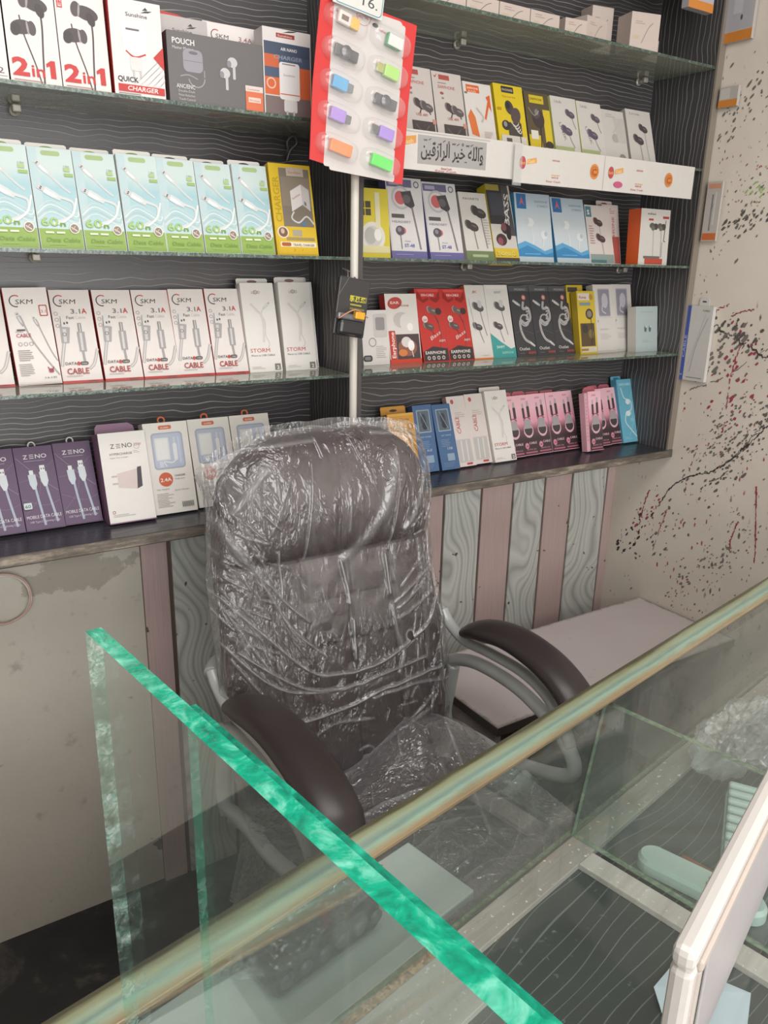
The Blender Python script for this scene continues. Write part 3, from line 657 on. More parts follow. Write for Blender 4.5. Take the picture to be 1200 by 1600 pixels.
c.rect(22, 28, 82, 34, '9b8c5a'); c.rect(2, 2, 86, 24, 'd4ae1e'); c.rect(8, 16, 84, 25, 'e6dcc4'); c.rect(10, 17, 30, 24, 'a85a34', 3); c.text('TRAVEL CHARGER', 34, 17.5, 6.5, '4a4030', 0.012, wid=46)
c.text('3 . 1', 34, 8, 6, 'a8801a', wid=20)
o = c.build('charger_box', recalc=False); place(o, 0.682, 1.432, ZB, 13, 0, 0); tag(o, 'yellow travel charger box at the right end of the green cable row', 'charger box')

# ---- red edged data cable boxes
def skm_cable():
    c = Card(0.0705, 0.170, 0.02, 'e6dedb', 'c4393a', 'e0d8d5', 'c4393a')
    c.rect(0, 0, 70.5, 3.4, 'c4393a'); c.rect(44, 1, 62, 2.2, '4a3436')
    skm_logo(c, 10, 144, 13)
    c.text('3.1', 33, 126, 12, '7c7677', 0.012, wid=17); c.text('A', 52, 126, 13, 'c23b38', 0.02, wid=9); c.text('Fast', 24, 116, 8, '4a4648', 0.004, wid=13); c.text('Cable', 39, 116, 8, 'c9c2c0', 0.004, wid=18)
    for z in (126, 115, 104): c.ring(7, z, 3, 0.6, '6f6a6b')
    c.line([(3, 30), (8, 52), (14, 75)], 6, 'b3aeae'); c.line([(3, 30), (8, 52), (14, 75)], 2, 'd8d4d4')
    c.poly([(9, 72), (22, 72), (27, 100), (10, 102)], 'a8a3a4'); c.poly([(13, 74), (18, 74), (20, 98), (14, 98)], 'cfcaca'); c.poly([(10, 102), (12, 122), (20, 123), (26, 101)], 'dedad9')
    c.poly([(11, 102), (13, 121), (14, 121), (13, 102)], '7a7576'); c.rect(17, 106, 20, 110, '4f4b4d'); c.rect(22, 107, 25, 111, '4f4b4d'); c.ring(16, 88, 3, 0.8, '3f3b3d')
    c.line([(44, 32), (43, 60)], 4, 'a19c9d'); c.poly([(38, 56), (50, 56), (51, 92), (38, 92)], 'a49fa0'); c.poly([(41, 58), (45, 58), (46, 90), (42, 90)], 'd3cecf'); c.rect(41, 92, 47, 108, '8b8687'); c.rect(43, 92, 45, 107, 'cfcbcb')
    c.line([(50, 24), (60, 34), (69, 60)], 5, 'b7b2b1'); c.line([(50, 24), (60, 34), (69, 60)], 1.6, 'dcd8d6')
    c.text('DATA', 9, 32, 7, '5a5254', 0.01, wid=20); c.ell(32, 34, 3, 3.4, 'c23b38'); c.rect(35, 31, 49, 37, '3e3a3b', 2.5); c.text('CABLE', 37, 32.5, 4, 'e6e0de', wid=10)
    c.text('CABLE', 10, 15, 15, 'a93a3c', 0.012, wid=38); c.lines_of_print(8, 50, 11, 1, 3, 'b5aead'); return c
K = skm_cable().build('data_cable_box', recalc=False)
for i, (x, ln, y, lb) in enumerate([(0.138, 18, 1.505, 'SKM data cable box cut off by the left photo edge'), (0.288, 20, 1.505, 'SKM data cable box just right of the one showing its back'), (0.363, 20, 1.506, 'second front-facing SKM data cable box from left'), (0.435, 20, 1.505, 'middle one of the five front-facing SKM data cable boxes'),
                           (0.505, 18, 1.506, 'fourth front-facing SKM data cable box from left'), (0.577, 17, 1.505, 'SKM data cable box beside the plain white STORM boxes')]):
    o = K if i == 0 else K.copy()
    if i: COL.objects.link(o)
    place(o, x, y, ZC, ln); tag(o, 'white and red '+lb, 'cable box', 'white and red data cable boxes')
c = Card(0.072, 0.171, 0.02, 'e9e2df', 'c4393a', 'e0d8d5')
skm_logo(c, 12, 142, 13); c.rect(54, 120, 68, 140, 'b94a4c', 2); c.rect(56, 122, 66, 138, 'e9e2df', 1.5); c.text('3.1', 57, 126, 7, 'b94a4c', 0.01, wid=8)
plug(c, 22, 112, 9, 110, 'a8a3a4', 'd8d4d4', [(24, 112), (34, 80), (52, 45), (70, 15)]); plug(c, 47, 108, 6.5, 112, 'a8a3a4', 'd8d4d4', [(48, 108), (56, 80), (64, 55), (71, 40)])
c.text('MICRO', 10, 92, 4, '8a8486', wid=12); c.text('CABLE', 10, 84, 9, 'a93a3c', 0.008, wid=24); c.rect(12, 95, 26, 98, '4a4446', 1.2)
for k, z in enumerate((72, 72, 72)): c.ring(14+k*9, z, 3, 0.6, '6f6a6b')
c.lines_of_print(8, 36, 60, 6, 3.4, '8f898a', 3); c.lines_of_print(6, 30, 36, 7, 3.2, '9a9495', 5); c.rect(53, 20, 61, 27, '9c3a44', 2); c.line([(52, 30), (57, 23), (62, 30)], 1.6, '9c3a44'); c.text('3 & 6 B5', 44, 10, 4, '5a5254', wid=20)
c.rect(2, 2, 70, 5, 'ddd5d2')
o = c.build('data_cable_box', recalc=False); place(o, 0.2135, 1.498, ZC, 17, 0, -1); tag(o, 'white cable box turned to show its printed back with small text lines', 'cable box')
def storm():
    c = Card(0.073, 0.180, 0.022, 'e7e2de', 'ded8d3', 'e7e2de')
    c.text('LOUD', 23, 158, 8, '8f8888', 0.012, wid=19); c.ring(32, 161, 3.6, 1, 'b5484a')
    plug(c, 50, 132, 7, 40, 'd0cbc9', 'e0dcda', [(48, 130), (40, 118), (46, 100), (44, 75), (50, 58), (46, 48)]); c.line([(18, 138), (30, 125), (38, 116), (42, 95), (38, 60)], 5, 'd6d1cf'); c.rect(24, 48, 56, 49, 'e2ddda')
    c.text('STORM', 6, 40, 11, 'c1474a', 0.003, wid=43); c.text('Micro to USB CABLE', 7, 32, 5.5, '6d6768', 0.006, wid=52)
    c.rect(56, 3, 69, 16, '7e7879'); c.text('2', 60, 5, 10, 'e9e4e1', 0.02, wid=6); c.lines_of_print(6, 36, 10, 2, 3, 'c3bdba'); c.plane = 'left'; c.text('CABLE', 8, 60, 8, 'c1474a', rot=90, wid=40) if 0 else None
    return c
K = storm().build('cable_box', recalc=False); hang_tab(K, 0.073, 0.180, 0.022, 'e7e2de', '8a6a6c', 13)
place(K, 0.648, 1.50, ZC, 14); tag(K, 'white STORM cable box with hanging tab, next to the SKM row', 'cable box', 'white storm cable boxes')
o = copy_tree(K); place(o, 0.727, 1.497, ZC, 11); o['label'] = 'white STORM cable box at the right end of the row, in front of another'
o = copy_tree(K); place(o, 0.745, 1.5225, ZC, 11); o['label'] = 'white cable box standing hidden behind the rightmost STORM box, only tab and edge out'

# ---- bottom board, left
def zeno_cable():
    c = Card(0.068, 0.157, 0.022, '5d4464', '42304a', '6a5272')
    c.line([(2, 138), (40, 95), (66, 70)], 1.0, '8c7a90'); c.line([(66, 128), (30, 100), (2, 92)], 0.8, '7a6780'); c.line([(2, 60), (40, 45), (66, 52)], 0.8, '7a6780'); c.line([(4, 30), (30, 60), (40, 98)], 0.7, '7a6780')
    c.text('Z', 15, 134, 11, 'ddd6df', 0.012, wid=8)
    for k in range(3): c.rect(26, 134+k*3.2, 33.5, 135.2+k*3.2, 'ddd6df')
    c.text('NO', 36, 134, 11, 'ddd6df', 0.012, wid=20); c.rect(16, 129, 52, 130, 'a89aac')
    c.line([(27, 92), (29, 60), (34, 8)], 4.0, 'a9b3c4'); c.line([(46, 96), (48, 70), (56, 12)], 4.0, 'a9b3c4')
    c.poly([(18, 104), (31, 104), (32, 86), (28, 76), (23, 76), (19, 86)], 'c6d0d8'); c.rect(21, 104, 28, 112, 'dfe4e6'); c.poly([(38, 108), (51, 108), (52, 90), (48, 80), (43, 80), (39, 90)], 'd2d8de'); c.rect(40, 108, 49, 120, 'e4e6e6'); c.rect(42, 112, 44, 115, '6b5f70'); c.rect(46, 112, 48, 115, '6b5f70')
    c.text('MOBILE DATA CABLE', 4, 22, 8.5, 'e4dfe6', 0.022, wid=60); c.text('USB Type-C Lightning Cable', 8, 14, 5, 'c2b6c6', 0.008, wid=52); c.rect(0, 0, 68, 2, '4c3755'); return c
K = zeno_cable().build('data_cable_box', recalc=False)
rg = MB(); rp = [(0.006*math.cos(2*math.pi*k/16), 0, 0.007*math.sin(2*math.pi*k/16)) for k in range(17)]
rg.tube([(0.036+p[0], 0.018, 0.162+p[2]) for p in rp], 0.0016, flat('d8d2d0'), 6, False); rg.build('hang_loop', K)
for i, (x, y, ln, lb) in enumerate([(0.128, 1.492, 23, 'purple ZENO cable box cut off by the left photo edge'), (0.197, 1.492, 24, 'purple ZENO cable box with a small 60 badge, second from left'), (0.2655, 1.495, 22, 'purple ZENO cable box touching the white power adapter box')]):
    o = K if i == 0 else copy_tree(K)
    place(o, x, y, ZD, ln, 0, 0); tag(o, lb, 'cable box', 'purple data cable boxes')
    if i == 1:
        o.data = o.data.copy(); cc = Card(0.068, 0.157, 0.022); cc.v = []; cc.f = []; cc.mi = []; cc.sm = []; cc.mats = []; cc.y = -LAY*60
        cc.rect(2, 40, 16, 52, 'c7d6d6', 2); cc.text('60', 4, 42.5, 8, '4a5f6a', 0.02, wid=10); bd = cc.build('wattage_badge', o, recalc=False); bd['label'] = 'pale 60 badge'
c = Card(0.088, 0.172, 0.05, 'e9e4e0', '8c6482', 'e6e0dd', '8c6482')
c.text('Z', 20, 142, 12, '5a5658', 0.008, wid=8)
for k in range(3): c.rect(31, 142+k*3.3, 39, 143.2+k*3.3, '5a5658')
c.text('NO', 42, 142, 12, '5a5658', 0.008, wid=19); c.text('HYPERCHARGE', 17, 129, 6, '7b7576', 0.012, wid=42); c.text('Super Fast charger', 17, 123, 4, '9a9495', wid=34); c.text('25W', 64, 144, 7, 'b58a9c', 0.01, wid=14); c.ring(69, 143, 5, 0.8, 'c79aa8'); c.lines_of_print(62, 74, 134, 2, 3, 'c9b0b8')
c.poly([(25, 68), (62, 62), (66, 102), (26, 96)], 'd9c7c4'); c.poly([(60, 62), (70, 66), (72, 104), (64, 103)], '3f3a42'); c.rect(15, 74, 25, 77, 'c4b5b3'); c.rect(15, 88, 25, 91, 'c4b5b3'); c.poly([(25, 94), (62, 100), (66, 102), (26, 96.5)], 'efe4e1')
c.ring(10, 22, 2.5, 1, 'b0506a'); c.lines_of_print(8, 52, 16, 2, 3, 'bcb5b4'); c.rect(0, 0, 88, 2, '8c6482')
o = c.build('adapter_box', recalc=False); place(o, 0.338, 1.46, ZD, 15, 0, 0); tag(o, 'white ZENO power adapter box with a raised purple lid flap', 'charger box')
b = MB(); b.prism([(0.006, 0.170), (0.083, 0.170), (0.08, 0.186), (0.070, 0.192), (0.012, 0.192), (0.007, 0.186)], 0.046, 0.048, flat('8c6482')); b.build('lid_flap', o)
def adapter24():
    c = Card(0.0885, 0.180, 0.03, 'e6e0da', 'd8d2cc', 'e6e0da')
    c.rect(30, 166, 56, 174, 'cf6848', 3); c.text('SUPER', 35, 168, 4, 'efe4dc', 0.01, wid=16)
    c.rect(13, 88, 76, 160, 'a8aebf', 7); c.rect(16, 91, 73, 157, 'b9bfd2', 6); c.rect(19, 106, 47, 150, 'dbdcdc', 2); c.rect(22, 108, 44, 147, 'e4e4e2'); c.text('Adapter', 45, 116, 4, '9aa0ae', rot=90, wid=20) if 0 else None
    c.line([(38, 93), (34, 103), (50, 100), (60, 108)], 2.4, 'dfe0e2'); c.rect(54, 104, 62, 138, 'e2e2e2', 3); c.rect(56, 138, 60, 150, 'cfd2d6'); c.rect(64, 98, 69, 150, 'c4cbe0', 2); c.rect(24, 92, 32, 104, 'cfd3de')
    c.ell(32, 68, 14, 14, 'cf6242'); c.text('2.4A', 21, 64, 10, 'f1e6df', 0.012, wid=22); c.text('CHARGER', 50, 72, 5, '7c7674', 0.01, wid=22); c.text('2USB quick', 50, 66, 4, '9a9492', wid=20)
    c.text('Fast charging', 12, 48, 4, '8f8987', wid=24); c.lines_of_print(10, 44, 40, 9, 3.2, 'b0aaa7', 8); c.text('Quick Charger', 46, 44, 4, '9a9492', wid=30)
    for k in range(12): c.rect(58+k*2, 10, 59.1+k*2, 21, '6f6a69')
    return c
K = adapter24().build('charger_box', recalc=False)
rg = MB(); rg.tube([(0.044+p[0]*1.1, 0.02, 0.185+p[2]*0.9) for p in rp], 0.0022, flat('c96a4c'), 6, False); rg.build('hang_loop', K)
for i, (x, y, ln, lb) in enumerate([(0.4265, 1.475, 14, 'white 2.4A charger box with a clear window, beside the power adapter box'), (0.521, 1.482, 17, 'middle white charger box with window, partly behind the chair cover'), (0.612, 1.484, 17, 'rightmost white windowed charger box, mostly hidden behind the chair')]):
    o = K if i == 0 else copy_tree(K)
    place(o, x, y, ZD, ln); tag(o, lb, 'charger box', 'white windowed charger boxes')

# ---- right unit, banner shelf
def ear_grey():
    c = Card(0.078, 0.142, 0.028, 'c6bdb8', '7a736f', 'b5ada8')
    c.poly([(4, 134), (9, 128), (16, 139), (9, 132)], 'b34340'); c.rect(18, 126, 46, 136, 'a8524c'); c.text('EARPHONE', 14, 108, 9, 'b05a52', 0.01, wid=44); c.rect(14, 118, 36, 120, '8e8480')
    c.ell(22, 98, 5, 3, 'a8524c'); c.rect(20, 86, 26, 90, '8a7f7c')
    c.line([(52, 72), (60, 58)], 3, '55504f'); bud(c, 46, 66, 13, '4a4444', '7d6e72', 70, 18); bud(c, 62, 62, 13, '5a5454', '8a7c80', 110, 14)
    c.text('USE AM', 30, 44, 8, 'b05a52', 0.02, wid=28); c.rect(18, 2, 74, 34, '4a4342'); c.line([(26, 26), (44, 12), (60, 26)], 2, '6b6261'); c.rect(70, 30, 78, 40, 'c58a7c'); return c
K = ear_grey().build('earphone_box', recalc=False)
place(K, 0.985, 1.455, ZA, 15); tag(K, 'grey earphone box beside the hanging red drive card on the banner shelf', 'earphone box', 'grey earphone boxes')
o = K.copy(); COL.objects.link(o); place(o, 1.0665, 1.455, ZA, 16); o['label'] = 'grey earphone box left of the orange arrow box on the banner shelf'
c = Card(0.078, 0.134, 0.028, 'd6d0cb', 'c8c1bc'); c.rect(8, 112, 44, 128, 'd2622f'); c.text('EARPHONE', 11, 119, 6.5, 'efd8c8', 0.01, wid=30); c.text('KAZI', 14, 113, 5, 'efd8c8', wid=20); c.rect(2, 108, 10, 112, '7a6e6a')
c.poly([(50, 60), (64, 98), (60, 106), (72, 112), (72, 76), (66, 86), (54, 56)], 'd2622f'); c.poly([(10, 22), (4, 60), (14, 76), (24, 60), (30, 18)], 'd2713f'); c.line([(30, 80), (46, 62), (40, 50)], 5, 'b9b2ae'); c.lines_of_print(44, 70, 30, 5, 3, 'b79c94', 6); c.rect(40, 4, 74, 14, 'c98a74')
o = c.build('earphone_box', recalc=False); place(o, 1.152, 1.458, ZA, 17); tag(o, 'white earphone box with orange arrow shapes on the banner shelf', 'earphone box')
c = Card(0.085, 0.142, 0.028, 'd6bd28', 'c6ab1e', 'd6bd28'); c.rect(22, 124, 58, 138, '38342e', 2); c.text('PHONME', 25, 128, 7, 'd9d2c4', 0.02, wid=30); c.text('Sports', 22, 114, 6, 'b8772c', 0.01, wid=40)
c.rect(30, 2, 70, 60, '4b453f'); c.line([(52, 84), (66, 60), (62, 30), (60, 4)], 3, '3a3432'); c.ell(40, 92, 12, 16, '4d4240', 20); c.ell(56, 76, 14, 18, '57494a', -20); c.ell(36, 96, 6, 8, '322c2c')
for k in range(4): c.line([(40+k*5, 60-k*6), (52+k*4, 52-k*5), (62+k*2, 58-k*5)], 2.6, 'c9c4bc')
c.ell(24, 52, 12, 11, '3b3634'); c.ell(22, 54, 5, 6, '8f8a84'); c.rect(4, 84, 16, 90, 'b58c22'); c.rect(6, 2, 80, 30, 'cfc9bf'); c.rect(20, 4, 36, 24, '5a544e'); c.text('9002', 22, 10, 7, 'd9d2c4', wid=12); c.line([(62, 30), (62, 2)], 2.5, '3a3432')
o = c.build('earphone_box', recalc=False); place(o, 1.238, 1.458, ZA, 17); tag(o, 'yellow earphone box with black label on the banner shelf', 'earphone box')
c = Card(0.074, 0.137, 0.028, '5a4e3a', '4a4236', 'd3bb30'); c.rect(52, 0, 74, 100, 'd3bb30'); c.rect(14, 112, 58, 130, 'cdb62e'); c.text('EARPHONE', 17, 119, 7, '5a4a28', 0.015, wid=36)
c.rect(2, 0, 40, 40, 'd0b52a'); c.ell(36, 78, 18, 22, '44393a', 10); c.ell(30, 90, 12, 13, '575050'); c.ell(32, 92, 6, 7, '837b78'); c.line([(40, 60), (38, 30), (34, 2)], 3.5, '3b3334'); c.line([(8, 100), (24, 84), (40, 96)], 1.6, 'a49d92'); c.ell(62, 20, 12, 9, '3f3735'); c.rect(8, 30, 30, 50, 'd9d4ca'); c.rect(42, 2, 74, 8, 'cfc9bf')
o = c.build('earphone_box', recalc=False); place(o, 1.329, 1.460, ZA, 17); tag(o, 'black and yellow earphone box right of the all-yellow one', 'earphone box')
def unik(green=True):
    c = Card(0.082, 0.137, 0.026, 'cdc8c3', 'c3c87a' if green else 'c6c1bc', 'cdc8c3')
    c.text('Unik', 12, 122, 9, '8a8684', 0.01, wid=24); c.text('UNIK', 18, 76, 12, '8b8784', 0.012, rot=-70, wid=44) if green else None
    bud(c, 62, 98, 12, '5a545c', '7a7480', 110, 34, '8e8986'); bud(c, 46, 58, 14, '5a5060', '7a7082', 115, 40, '9c9794')
    c.rect(1, 1, 60, 22, 'a5b07c' if green else 'bfbab6'); return c
K = unik().build('earphone_box', recalc=False); place(K, 1.410, 1.460, ZA, 17); tag(K, 'white and green earphone box directly right of the black and yellow one', 'earphone box', 'white and green earphone boxes')
o = K.copy(); COL.objects.link(o); place(o, 1.497, 1.460, ZA, 18); o['label'] = 'white and green earphone box, second of the pair on the banner shelf'
c = Card(0.080, 0.128, 0.026, 'c9c4bf', 'bdb8b3'); c.lines_of_print(14, 50, 116, 2, 5, 'a5a09c'); c.ell(40, 60, 12, 11, 'aea9a6'); c.ell(58, 14, 11, 9, '8e8a86'); c.poly([(50, 50), (80, 50), (80, 110), (40, 110)], 'c0bbb6'); c.line([(34, 72), (60, 100)], 2, 'b8b3af')
o = c.build('earphone_box', recalc=False); place(o, 1.581, 1.462, ZA, 18); tag(o, 'plain pale grey box second from the right end of the banner shelf', 'earphone box')
c = Card(0.092, 0.139, 0.026, 'cac5c0', 'a9a49f', 'c6c1bc'); c.text('Unik', 14, 126, 7, '8a8684', 0.01, wid=40); c.rect(2, 2, 90, 10, '9aa08a')
bud(c, 62, 92, 13, '4a4446', '6a6466', 95, 84, 'a39e9a'); bud(c, 40, 62, 15, '4a4446', '6a6466', 95, 55, 'a39e9a')
o = c.build('earphone_box', recalc=False); place(o, 1.668, 1.460, ZA, 18); tag(o, 'white earphone box at the far right end of the banner shelf', 'earphone box')

# ---- banner strip, two overlapping printed boards fixed to the shelf front
b1 = empty('shelf_banner', (0.80, 1.372, 1.676)); tag(b1, 'long white banner strip with Arabic writing and orange stickers along the shelf', 'banner')
def strip(x0, x1, z0, z1, y, parent, prints, name):
    c = Card(x1-x0, z1-z0, 0.003, 'd5d0cb'); prints(c); return c.build(name, parent, (x0-0.80, y-1.372, z0-1.676), False)
def easy(c, x, z, s):
    c.ell(x, z, s*0.62, s*0.85, 'b84a50'); c.text('Easy', x-s*0.55, z-s*0.25, s*0.55, 'e3b055', 0.03, wid=s*1.1, rot=6)
    c.poly([(x+s*0.8, z-s*0.2), (x+s*2.7, z+s*0.15), (x+s*2.6, z+s*0.85), (x+s*0.9, z+s*0.5)], 'dda45c'); c.text('Cash', x+s*1.0, z-s*0.02, s*0.6, 'ecd0a4', 0.03, wid=s*1.3, rot=8)
def qr_text(c, x, z):
    c.text('EASYCASH', x, z+13, 5, 'b84a50', 0.02, al='c', wid=22); c.text('RATE US', x, z-21, 5, 'b84a50', 0.02, al='c', wid=20); c.rect(x-12, z-15, x+14, z-13.5, 'd8a05a')
    c.text('Easy Cash', x-4, z-29, 5, 'c05860', 0.005, al='c', wid=42)
def ar(c, s, x, z, size, col, bold=0.01, wid=None): c.text(s, x, z, size, col, bold, wid=wid)
def left_prints(c):
    c.rect(60, 12, 232, 64, 'a7a4a2'); c.poly([(18, 40), (56, 48), (56, 62), (18, 56)], 'd89a50'); c.text('Cash', 24, 44, 11, 'e8c894', 0.03, wid=26, rot=8)
    # calligraphy, letters in their joined forms, drawn from left to right
    s = '\ufee6\ufef4\ufed7\ufeaf\ufe8d\ufeae\ufedf\ufe8d \ufeae\ufef4\ufea7 \ufeea\ufee0\ufedf\ufe8d\ufeed'
    c.text(s, 68, 28, 34, '3a3637', 0.02, wid=156)
    r = random.Random(2)
    for k in range(13):
        x = 74+k*11.6; z = 54+r.uniform(-3, 3)
        if k % 3 == 0: c.line([(x, z), (x+2, z-2.5), (x+4, z), (x+6, z-2.5), (x+8, z+0.5)], 1.2, '3a3637')
        elif k % 3 == 1: c.line([(x, z-1), (x+6, z+2.5)], 1.3, '3a3637')
        else: c.ring(x+3, z, 2.0, 1.0, '3a3637')
    for k in (0, 3, 7, 10): x = 78+k*14; c.line([(x, 21+k % 2*2), (x+6, 23)], 1.3, '3a3637')
    c.text('EasyCash', 118, 5.5, 5, 'b84a50', 0.01, wid=26); c.text('Easy Cash', 104, 1, 4.5, 'c05860', 0.005, wid=52)
    c.rect(0, 68, 240, 69.5, 'c4bfba')
def right_prints(c):
    for k, x0 in enumerate((0, 270)):
        easy(c, x0+22, 40, 15); qr_text(c, x0+118, 36)
        c.ell(x0+238-k*14, 38, 14, 16, 'd8863e'); c.ring(x0+238-k*14, 38, 10, 1.5, 'a8562c'); c.text('C', x0+230-k*14, 31, 18, 'a8562c', 0.04, wid=15)
    c.ell(318, 16, 15, 7, 'c25a80'); c.rect(268, 0, 269, 74, 'c6c1bc')
strip(0.895, 1.222, 1.676, 1.748, 1.372, b1, left_prints, 'calligraphy_board'); strip(1.20, 1.789, 1.670, 1.744, 1.366, b1, right_prints, 'sticker_board')
b = MB(); b.box((0.394, -0.010, -0.012), (0.418, -0.0075, 0.07), thin_glass('clear_tape', (0.95, 0.95, 0.95), 0.12, 'ffffff')); b.build('clear_tape', b1)
b = MB(); b.box((0.095, 0.004, 0.055), (0.982, 0.026, 0.060), M_STEEL); b.box((0.095, 0.003, 0.02), (0.982, 0.006, 0.060), M_STEEL); b.build('fixing_rail', b1)

# ---- right unit, second glass shelf
c = Card(0.088, 0.138, 0.045, 'd2c13c', 'c9b43a', 'd6c870')
for i in range(2):
    for j in range(2): c.rect(16+i*15, 84+j*15, 29+i*15, 97+j*15, '4b4326')
c.ell(46, 42, 30, 30, 'ded9ce'); c.ell(46, 42, 22, 22, 'c9c6c0'); c.ell(40, 44, 14, 17, 'b3b1ae'); c.ell(58, 46, 9, 12, 'e9e6e0'); c.rect(2, 10, 86, 24, 'd8cfa0'); c.rect(54, 60, 66, 130, 'dcd6b2')
o = c.build('earphone_box', recalc=False); place(o, 0.872, 1.465, ZB, 8); tag(o, 'yellow box with white buds just right of the upright pipe', 'earphone box')
def headset():
    c = Card(0.092, 0.168, 0.026, 'd3cfce', '6f6a9e', 'd0cbca', '6f6a9e')
    c.rect(0, 0, 92, 16, '6a6799'); c.rect(2, 148, 66, 164, '6e6a86'); c.rect(8, 152, 34, 160, 'a6a2ba'); c.ring(78, 155, 6, 2.5, '6e6a86'); c.line([(2, 148), (2, 17)], 1, 'b0abc0')
    c.ring(36, 126, 22, 5, 'bbb6b8'); c.ell(34, 126, 14, 14, 'c4686a'); c.poly([(36, 138), (62, 142), (70, 112), (62, 104), (44, 112)], '4f4a4e'); c.ell(50, 124, 10, 9, '6a6468'); c.line([(62, 108), (70, 60), (76, 20)], 4, '6b6568'); c.line([(62, 108), (70, 60), (76, 20)], 1.2, 'a09a9c')
    c.rect(8, 84, 40, 92, '5a5558'); c.text('HEADSET', 8, 74, 6.5, '9794a8', 0.01, wid=48)
    c.ell(34, 58, 7, 7, 'c4686a'); c.ell(26, 58, 11, 10, '57515a'); c.ell(24, 60, 5, 5, '8a848c'); c.line([(26, 50), (27, 20)], 2, '7b7578')
    c.text('ST-48', 34, 24, 10, '6d72ae', 0.03, wid=26); c.text('Model', 36, 35, 4, '8b8cb0', wid=14); c.lines_of_print(10, 78, 8, 1, 3, 'a8a5cc'); return c
K = headset().build('headset_box', recalc=False); place(K, 0.962, 1.462, ZB, 13); tag(K, 'white and violet ST-48 headset box nearer the hanging drive card', 'headset box', 'violet headset boxes')
o = K.copy(); COL.objects.link(o); place(o, 1.060, 1.458, ZB, 17); o['label'] = 'white and violet ST-48 headset box, right one of the two'
c = Card(0.079, 0.155, 0.026, 'cfcac4', 'b9b5a8', 'cfcac4', '6f8058'); c.rect(0, 0, 79, 22, '6f8058'); c.text('PAVARTS', 12, 138, 7, '6d6865', 0.01, wid=46); c.rect(16, 8, 62, 14, 'a8b594', 3)
bud(c, 56, 108, 17, '4a4444', '6b6262', 95, 80, '8d8782'); bud(c, 30, 76, 15, '4a4444', '6b6262', 95, 50, '8d8782'); c.lines_of_print(60, 78, 92, 10, 6, 'a8a39e')
o = c.build('earphone_box', recalc=False); place(o, 1.162, 1.458, ZB, 19); tag(o, 'white earphone box with a green base band, left of the black BASS pack', 'earphone box')
c = Card(0.072, 0.178, 0.03, 'c7c2bb', 'cdb62e', 'cdb62e'); c.rect(0, 86, 48, 178, '3c3a3d'); c.poly([(48, 178), (66, 178), (72, 60), (50, 60)], '504c4e'); c.text('BASS', 56, 82, 20, 'd6d2cd', 0.03, rot=82, wid=76); c.rect(0, 164, 40, 178, '9c8f4a'); c.rect(6, 106, 46, 158, '4a4a50')
c.ell(44, 76, 15, 13, '3a3032'); c.ell(38, 80, 8, 9, '7d4a50'); c.ell(26, 50, 16, 14, '4a3436'); c.ell(22, 46, 8, 9, '8a5058'); c.ell(50, 62, 7, 12, '2d2728'); c.rect(0, 8, 72, 30, 'd3b53a'); c.text('SONIC', 6, 12, 15, '3a3226', 0.05, wid=56); c.text('SONIC', 7, 13, 13.5, 'dccf6a', 0.02, wid=54); c.rect(0, 0, 72, 8, '4a453e')
o = c.build('earphone_box', recalc=False); place(o, 1.243, 1.456, ZB, 19); tag(o, 'black, white and yellow BASS earphone pack standing below the banner', 'earphone box')
def blue_ear():
    c = Card(0.112, 0.158, 0.026, 'c3cbd2', '3f86b4', 'b9c2c9', '3f86b4')
    t = NT('pale_blue_print', 0.35); p = t.xyz(t.obj()); t.base(t.ramp(t.math('MULTIPLY', p[2], 6.5), [(0.1, rgb('b0bcc5')), (0.5, rgb('bcc3c7')), (1.0, rgb('a3b1bb'))])); c.rect(0, 12, 112, 158, t.m)
    c.rect(6, 122, 36, 156, '3a6ea4'); c.poly([(14, 130), (22, 150), (30, 130), (22, 136)], 'c46a72'); c.text('EARPHONE', 62, 138, 7, '8292a0', 0.01, wid=42); c.text('STEREO', 70, 128, 7, '8292a0', 0.01, wid=34)
    c.ell(44, 92, 12, 10, 'dde0e1'); c.ell(34, 94, 7, 8, 'c6cdd2'); c.line([(48, 86), (50, 50), (46, 36)], 2.6, 'dde0e1'); c.ell(86, 64, 11, 10, 'dde0e1'); c.ell(92, 66, 5, 6, 'b7c0c6'); c.line([(84, 56), (80, 34)], 2.6, 'dde0e1')
    c.poly([(0, 40), (24, 48), (56, 38), (84, 26), (112, 34), (112, 12), (0, 12)], '5b9fc8'); c.poly([(0, 28), (30, 38), (60, 28), (88, 18), (112, 24), (112, 12), (0, 12)], '3c84b8'); c.rect(0, 0, 112, 12, 'b9c6cf'); c.lines_of_print(20, 96, 18, 1, 3, '9cc2da'); return c
K = blue_ear().build('earphone_box', recalc=False); place(K, 1.318, 1.462, ZB, 13); tag(K, 'pale blue earphone box right beside the BASS pack', 'earphone box', 'pale blue earphone boxes')
o = K.copy(); COL.objects.link(o); place(o, 1.4385, 1.458, ZB, 17); o['label'] = 'pale blue earphone box, right one of the blue pair'
c = Card(0.090, 0.146, 0.026, 'd2c9c4', '3f7a86', 'd0c8c2'); c.rect(2, 116, 22, 142, '4f7f8c'); c.text('S', 7, 122, 16, 'dad5d0', 0.03, wid=9); c.rect(4, 2, 88, 24, '8b9c98'); c.rect(4, 2, 60, 10, '4f7c84')
bud(c, 46, 102, 13, '4f3f40', '7a6060', 95, 66, 'b5aca8'); bud(c, 50, 62, 13, '4f3f40', '7a6060', 95, 40, 'b5aca8'); c.lines_of_print(8, 26, 92, 8, 6, 'b08a86')
o = c.build('earphone_box', recalc=False); place(o, 1.556, 1.462, ZB, 16); tag(o, 'white and teal earphone box between the blue pair and a red-printed box', 'earphone box')
